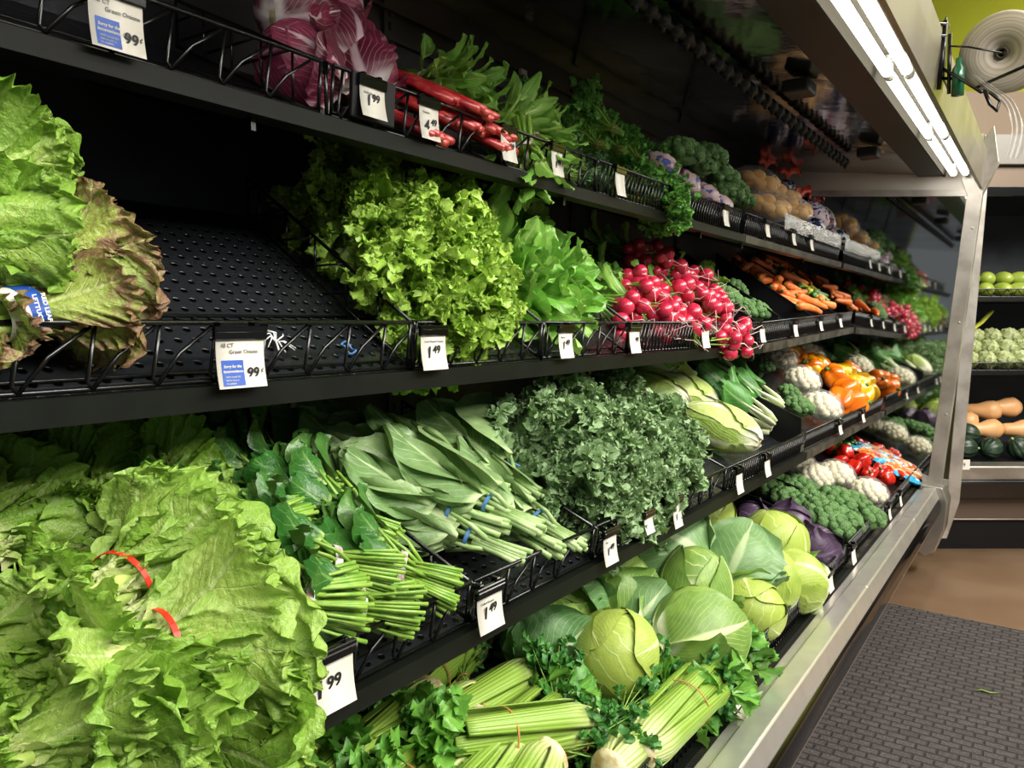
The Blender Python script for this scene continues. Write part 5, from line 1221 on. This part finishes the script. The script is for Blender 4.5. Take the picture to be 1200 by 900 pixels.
for x, z, lb in ((.05, 1.365, 'white price tag under the green mangoes in the end case'), (.09, .475, 'white price tag under the acorn squash in the end case')):
    yq = .235 if z > 1 else -.045
    t = thing('price_tag', lb, 'price tag', (0, 0, 0)); mb = MB(); mb.box(x, x + .09, yq, yq + .002, z - .02, z + .035)
    for i, v in enumerate(mb.v): mb.v[i] = v @ ME[:3, :3].T + ME[:3, 3]
    obj('tag_paper', mb, PAPER, t, False)
    me = text_mesh('1.99', .03, INK); o = bpy.data.objects.new('price_text', me); COL.objects.link(o); o.parent = t
    B = ME @ np.array(((1, 0, 0, x + .015), (0, 0, -1, yq - .001), (0, 1, 0, z - .003), (0, 0, 0, 1.0))); o.matrix_world = Matrix(B.tolist())
# soffit behind the end case
mb = MB(); mb.box(-.6, 3, 1.1, 1.4, 2.40, 2.78)
for i, v in enumerate(mb.v): mb.v[i] = v @ ME[:3, :3].T + ME[:3, 3]
obj('trim_1', mb, BEIGE, None, False, kind='structure')

# ------------------------------------------------------------------ produce bag roll on its wire holder
hx = -.283
hold = thing('bag_roll_holder', 'black wire holder for the bag roll, fixed to the canopy edge', 'holder', (0, 0, 0))
D = lambda px, py, d: CAM + ray(px, py) * d
mb = MB(); mb.box(hx, hx + .006, 2.55, 2.67, 1.93, 2.10)
bevel(obj('mount_plate', mb, BLACKWIRE, hold, False), .002)
RC = D(1174, 62, 2.10)
mb = MB(); w = .0045
mb.tube([(hx + .004, 2.60, 2.09), D(1108, 28, 2.18), D(1084, 27, 2.14)], .006, 8); mb.tube([D(1084, 27, 2.14), D(1084, 42, 2.14), D(1108, 42, 2.18)], .005, 8)
mb.tube([D(1108, 24, 2.18), D(1104, 70, 2.18), D(1100, 105, 2.2)], .006, 8); mb.tube([D(1113, 40, 2.16), D(1112, 110, 2.18)], .005, 8)
mb.tube([D(1100, 78, 2.2), D(1118, 88, 2.15), D(1143, 103, 2.05), D(1200, 78, 1.98), D(1230, 66, 1.95)], w, 8)
mb.tube([D(1100, 92, 2.2), D(1125, 92, 2.15), D(1150, 108, 2.02)], w, 8)
mb.tube([D(1113, 54, 2.16), D(1135, 55, 2.1), D(1174, 62, 2.07)], .0025, 8)
mb.tube([D(1153, 105, 2.04), D(1160, 122, 2.04), D(1168, 130, 2.04), D(1172, 118, 2.04), D(1160, 108, 2.04)], w, 8)
obj('wire_arm', mb, BLACKWIRE, hold)
dv = ray(1174, 62); dv /= np.linalg.norm(dv); axd = -dv * 1.0 + rt * -.25; axd /= np.linalg.norm(axd)
ROLM = N('rolled_film'); tc = ROLM.n('ShaderNodeTexCoord'); sx = ROLM.n('ShaderNodeSeparateXYZ'); ROLM.l(tc.outputs['Object'], sx.inputs[0])
rr_ = ROLM.math('SQRT', ROLM.math('ADD', ROLM.math('MULTIPLY', sx.outputs[0], sx.outputs[0]), ROLM.math('MULTIPLY', sx.outputs[1], sx.outputs[1])))
wv = ROLM.n('ShaderNodeTexNoise'); wv.noise_dimensions = '1D'; wv.inputs['Scale'].default_value = 130; ROLM.l(rr_, wv.inputs['W'])
ROLM.l(ROLM.mix(ROLM.ramp(wv.outputs['Fac'], .35, .65), lin('#a59a8a'), lin('#c4bbad')), ROLM.b.inputs['Base Color']); ROLM.b.inputs['Roughness'].default_value = .5
mb = MB(); k = 56; rs = [.016, .016, .100, .105, .105, .100]; zs = [-.12, .0, .0, -.006, -.115, -.12]; V = []; Lf = []
for i in range(6):
    for j in range(k): a = 2 * PI * j / k; V.append((rs[i] * math.cos(a), rs[i] * math.sin(a), zs[i]))
for i in range(6):
    for j in range(k): i2 = (i + 1) % 6; j2 = (j + 1) % k; Lf.append((i * k + j, i2 * k + j, i2 * k + j2, i * k + j2))
mb.faces(V, Lf)
roll = thing('bag_roll', 'large roll of clear plastic produce bags on the wire holder at top right', 'bag roll', RC)
qz = Vector(axd).to_track_quat('Z', 'Y'); roll.rotation_euler = qz.to_euler()
obj('wound_film', mb, ROLM.m, roll)
mb = MB()
for i in range(2): pass
k = 24; rs = [.010, .010, .0158, .0158]; zs = [-.13, .004, .004, -.13]; V = []; Lf = []
for i in range(4):
    for j in range(k): a = 2 * PI * j / k; V.append((rs[i] * math.cos(a), rs[i] * math.sin(a), zs[i]))
for i in range(4):
    for j in range(k): i2 = (i + 1) % 4; j2 = (j + 1) % k; Lf.append((i * k + j, i2 * k + j, i2 * k + j2, i * k + j2))
mb.faces(V, Lf); obj('core', mb, plain('cardboard_core', '#3a322a', .7), roll)
TAILM = glass_film('bag_film', '#b9b4ac', .5, .3, (30, .6, .004))
mb = MB(); V = []; Lf = []
pts = [(1140, 88), (1157, 102), (1176, 112), (1187, 125), (1193, 145), (1192, 165), (1186, 186)]
wid = [.008, .014, .016, .016, .018, .020, .018]
for i, (a, b) in enumerate(pts):
    c = D(a, b, 2.03)
    for j in range(9):
        u = j / 8 * 2 - 1; V.append(tuple(c + rt * wid[i] * u + fdir * .008 * math.sin(j * 2.2 + i)))
for i in range(len(pts) - 1):
    for j in range(8): Lf.append((i * 9 + j, i * 9 + j + 1, (i + 1) * 9 + j + 1, (i + 1) * 9 + j))
mb.faces(V, Lf); t = obj('hanging_bags', mb, TAILM); t.parent = roll; t.matrix_parent_inverse = (Matrix.Translation(roll.location) @ qz.to_matrix().to_4x4()).inverted()
s_ = t.modifiers.new('sub', 'SUBSURF'); s_.levels = 2; s_.render_levels = 2
# small green spray bottle hooked beside the roll
mb = MB(); gb = D(1123, 90, 2.16); mb.tube([gb + np.array([0, 0, -.05]), gb + np.array([0, 0, .02]), gb + np.array([0, 0, .035]), gb + np.array([0, 0, .05])], [.016, .016, .008, .008], 14)
tag(obj('green_bottle', mb, plain('green_bottle', '#1f6b48', .2, coat=.5)), 'small dark green bottle hanging behind the bag roll holder', 'bottle')

# paper band round the red leaf lettuce (part of that bunch), its lettering turned to the aisle
mb = band(.050, .043, .0, .075, .001); b_ = obj('paper_band', mb, PAPER, r1, False)
mb = band(.0513, .0443, .020, .036, .001); b2 = obj('blue_stripe', mb, BLUEP, b_, False)
lc = np.linalg.inv(np.array(r1.matrix_world)) @ np.append(CAM, 1); an = math.atan2(lc[2], lc[0]) 
for i, (s, yy) in enumerate((('RED LEAF', .027), ('LETTUCE', .010))):
    me = text_mesh(s, .012, PAPER, bold=.0003); t = bpy.data.objects.new('band_text', me); COL.objects.link(t); t.parent = b_
    er = np.array([math.cos(an), 0, math.sin(an)]); ey = np.array([0, 1.0, 0]); et = np.cross(ey, er)
    B = np.eye(4); B[:3, 0] = et; B[:3, 1] = ey; B[:3, 2] = er; B[:3, 3] = er * .056 + ey * (yy - .004) - et * .026
    t.matrix_local = Matrix(B.tolist())
for p in PROTOS:
    for o in p.objs: bpy.data.objects.remove(o)
    bpy.data.objects.remove(p.root)
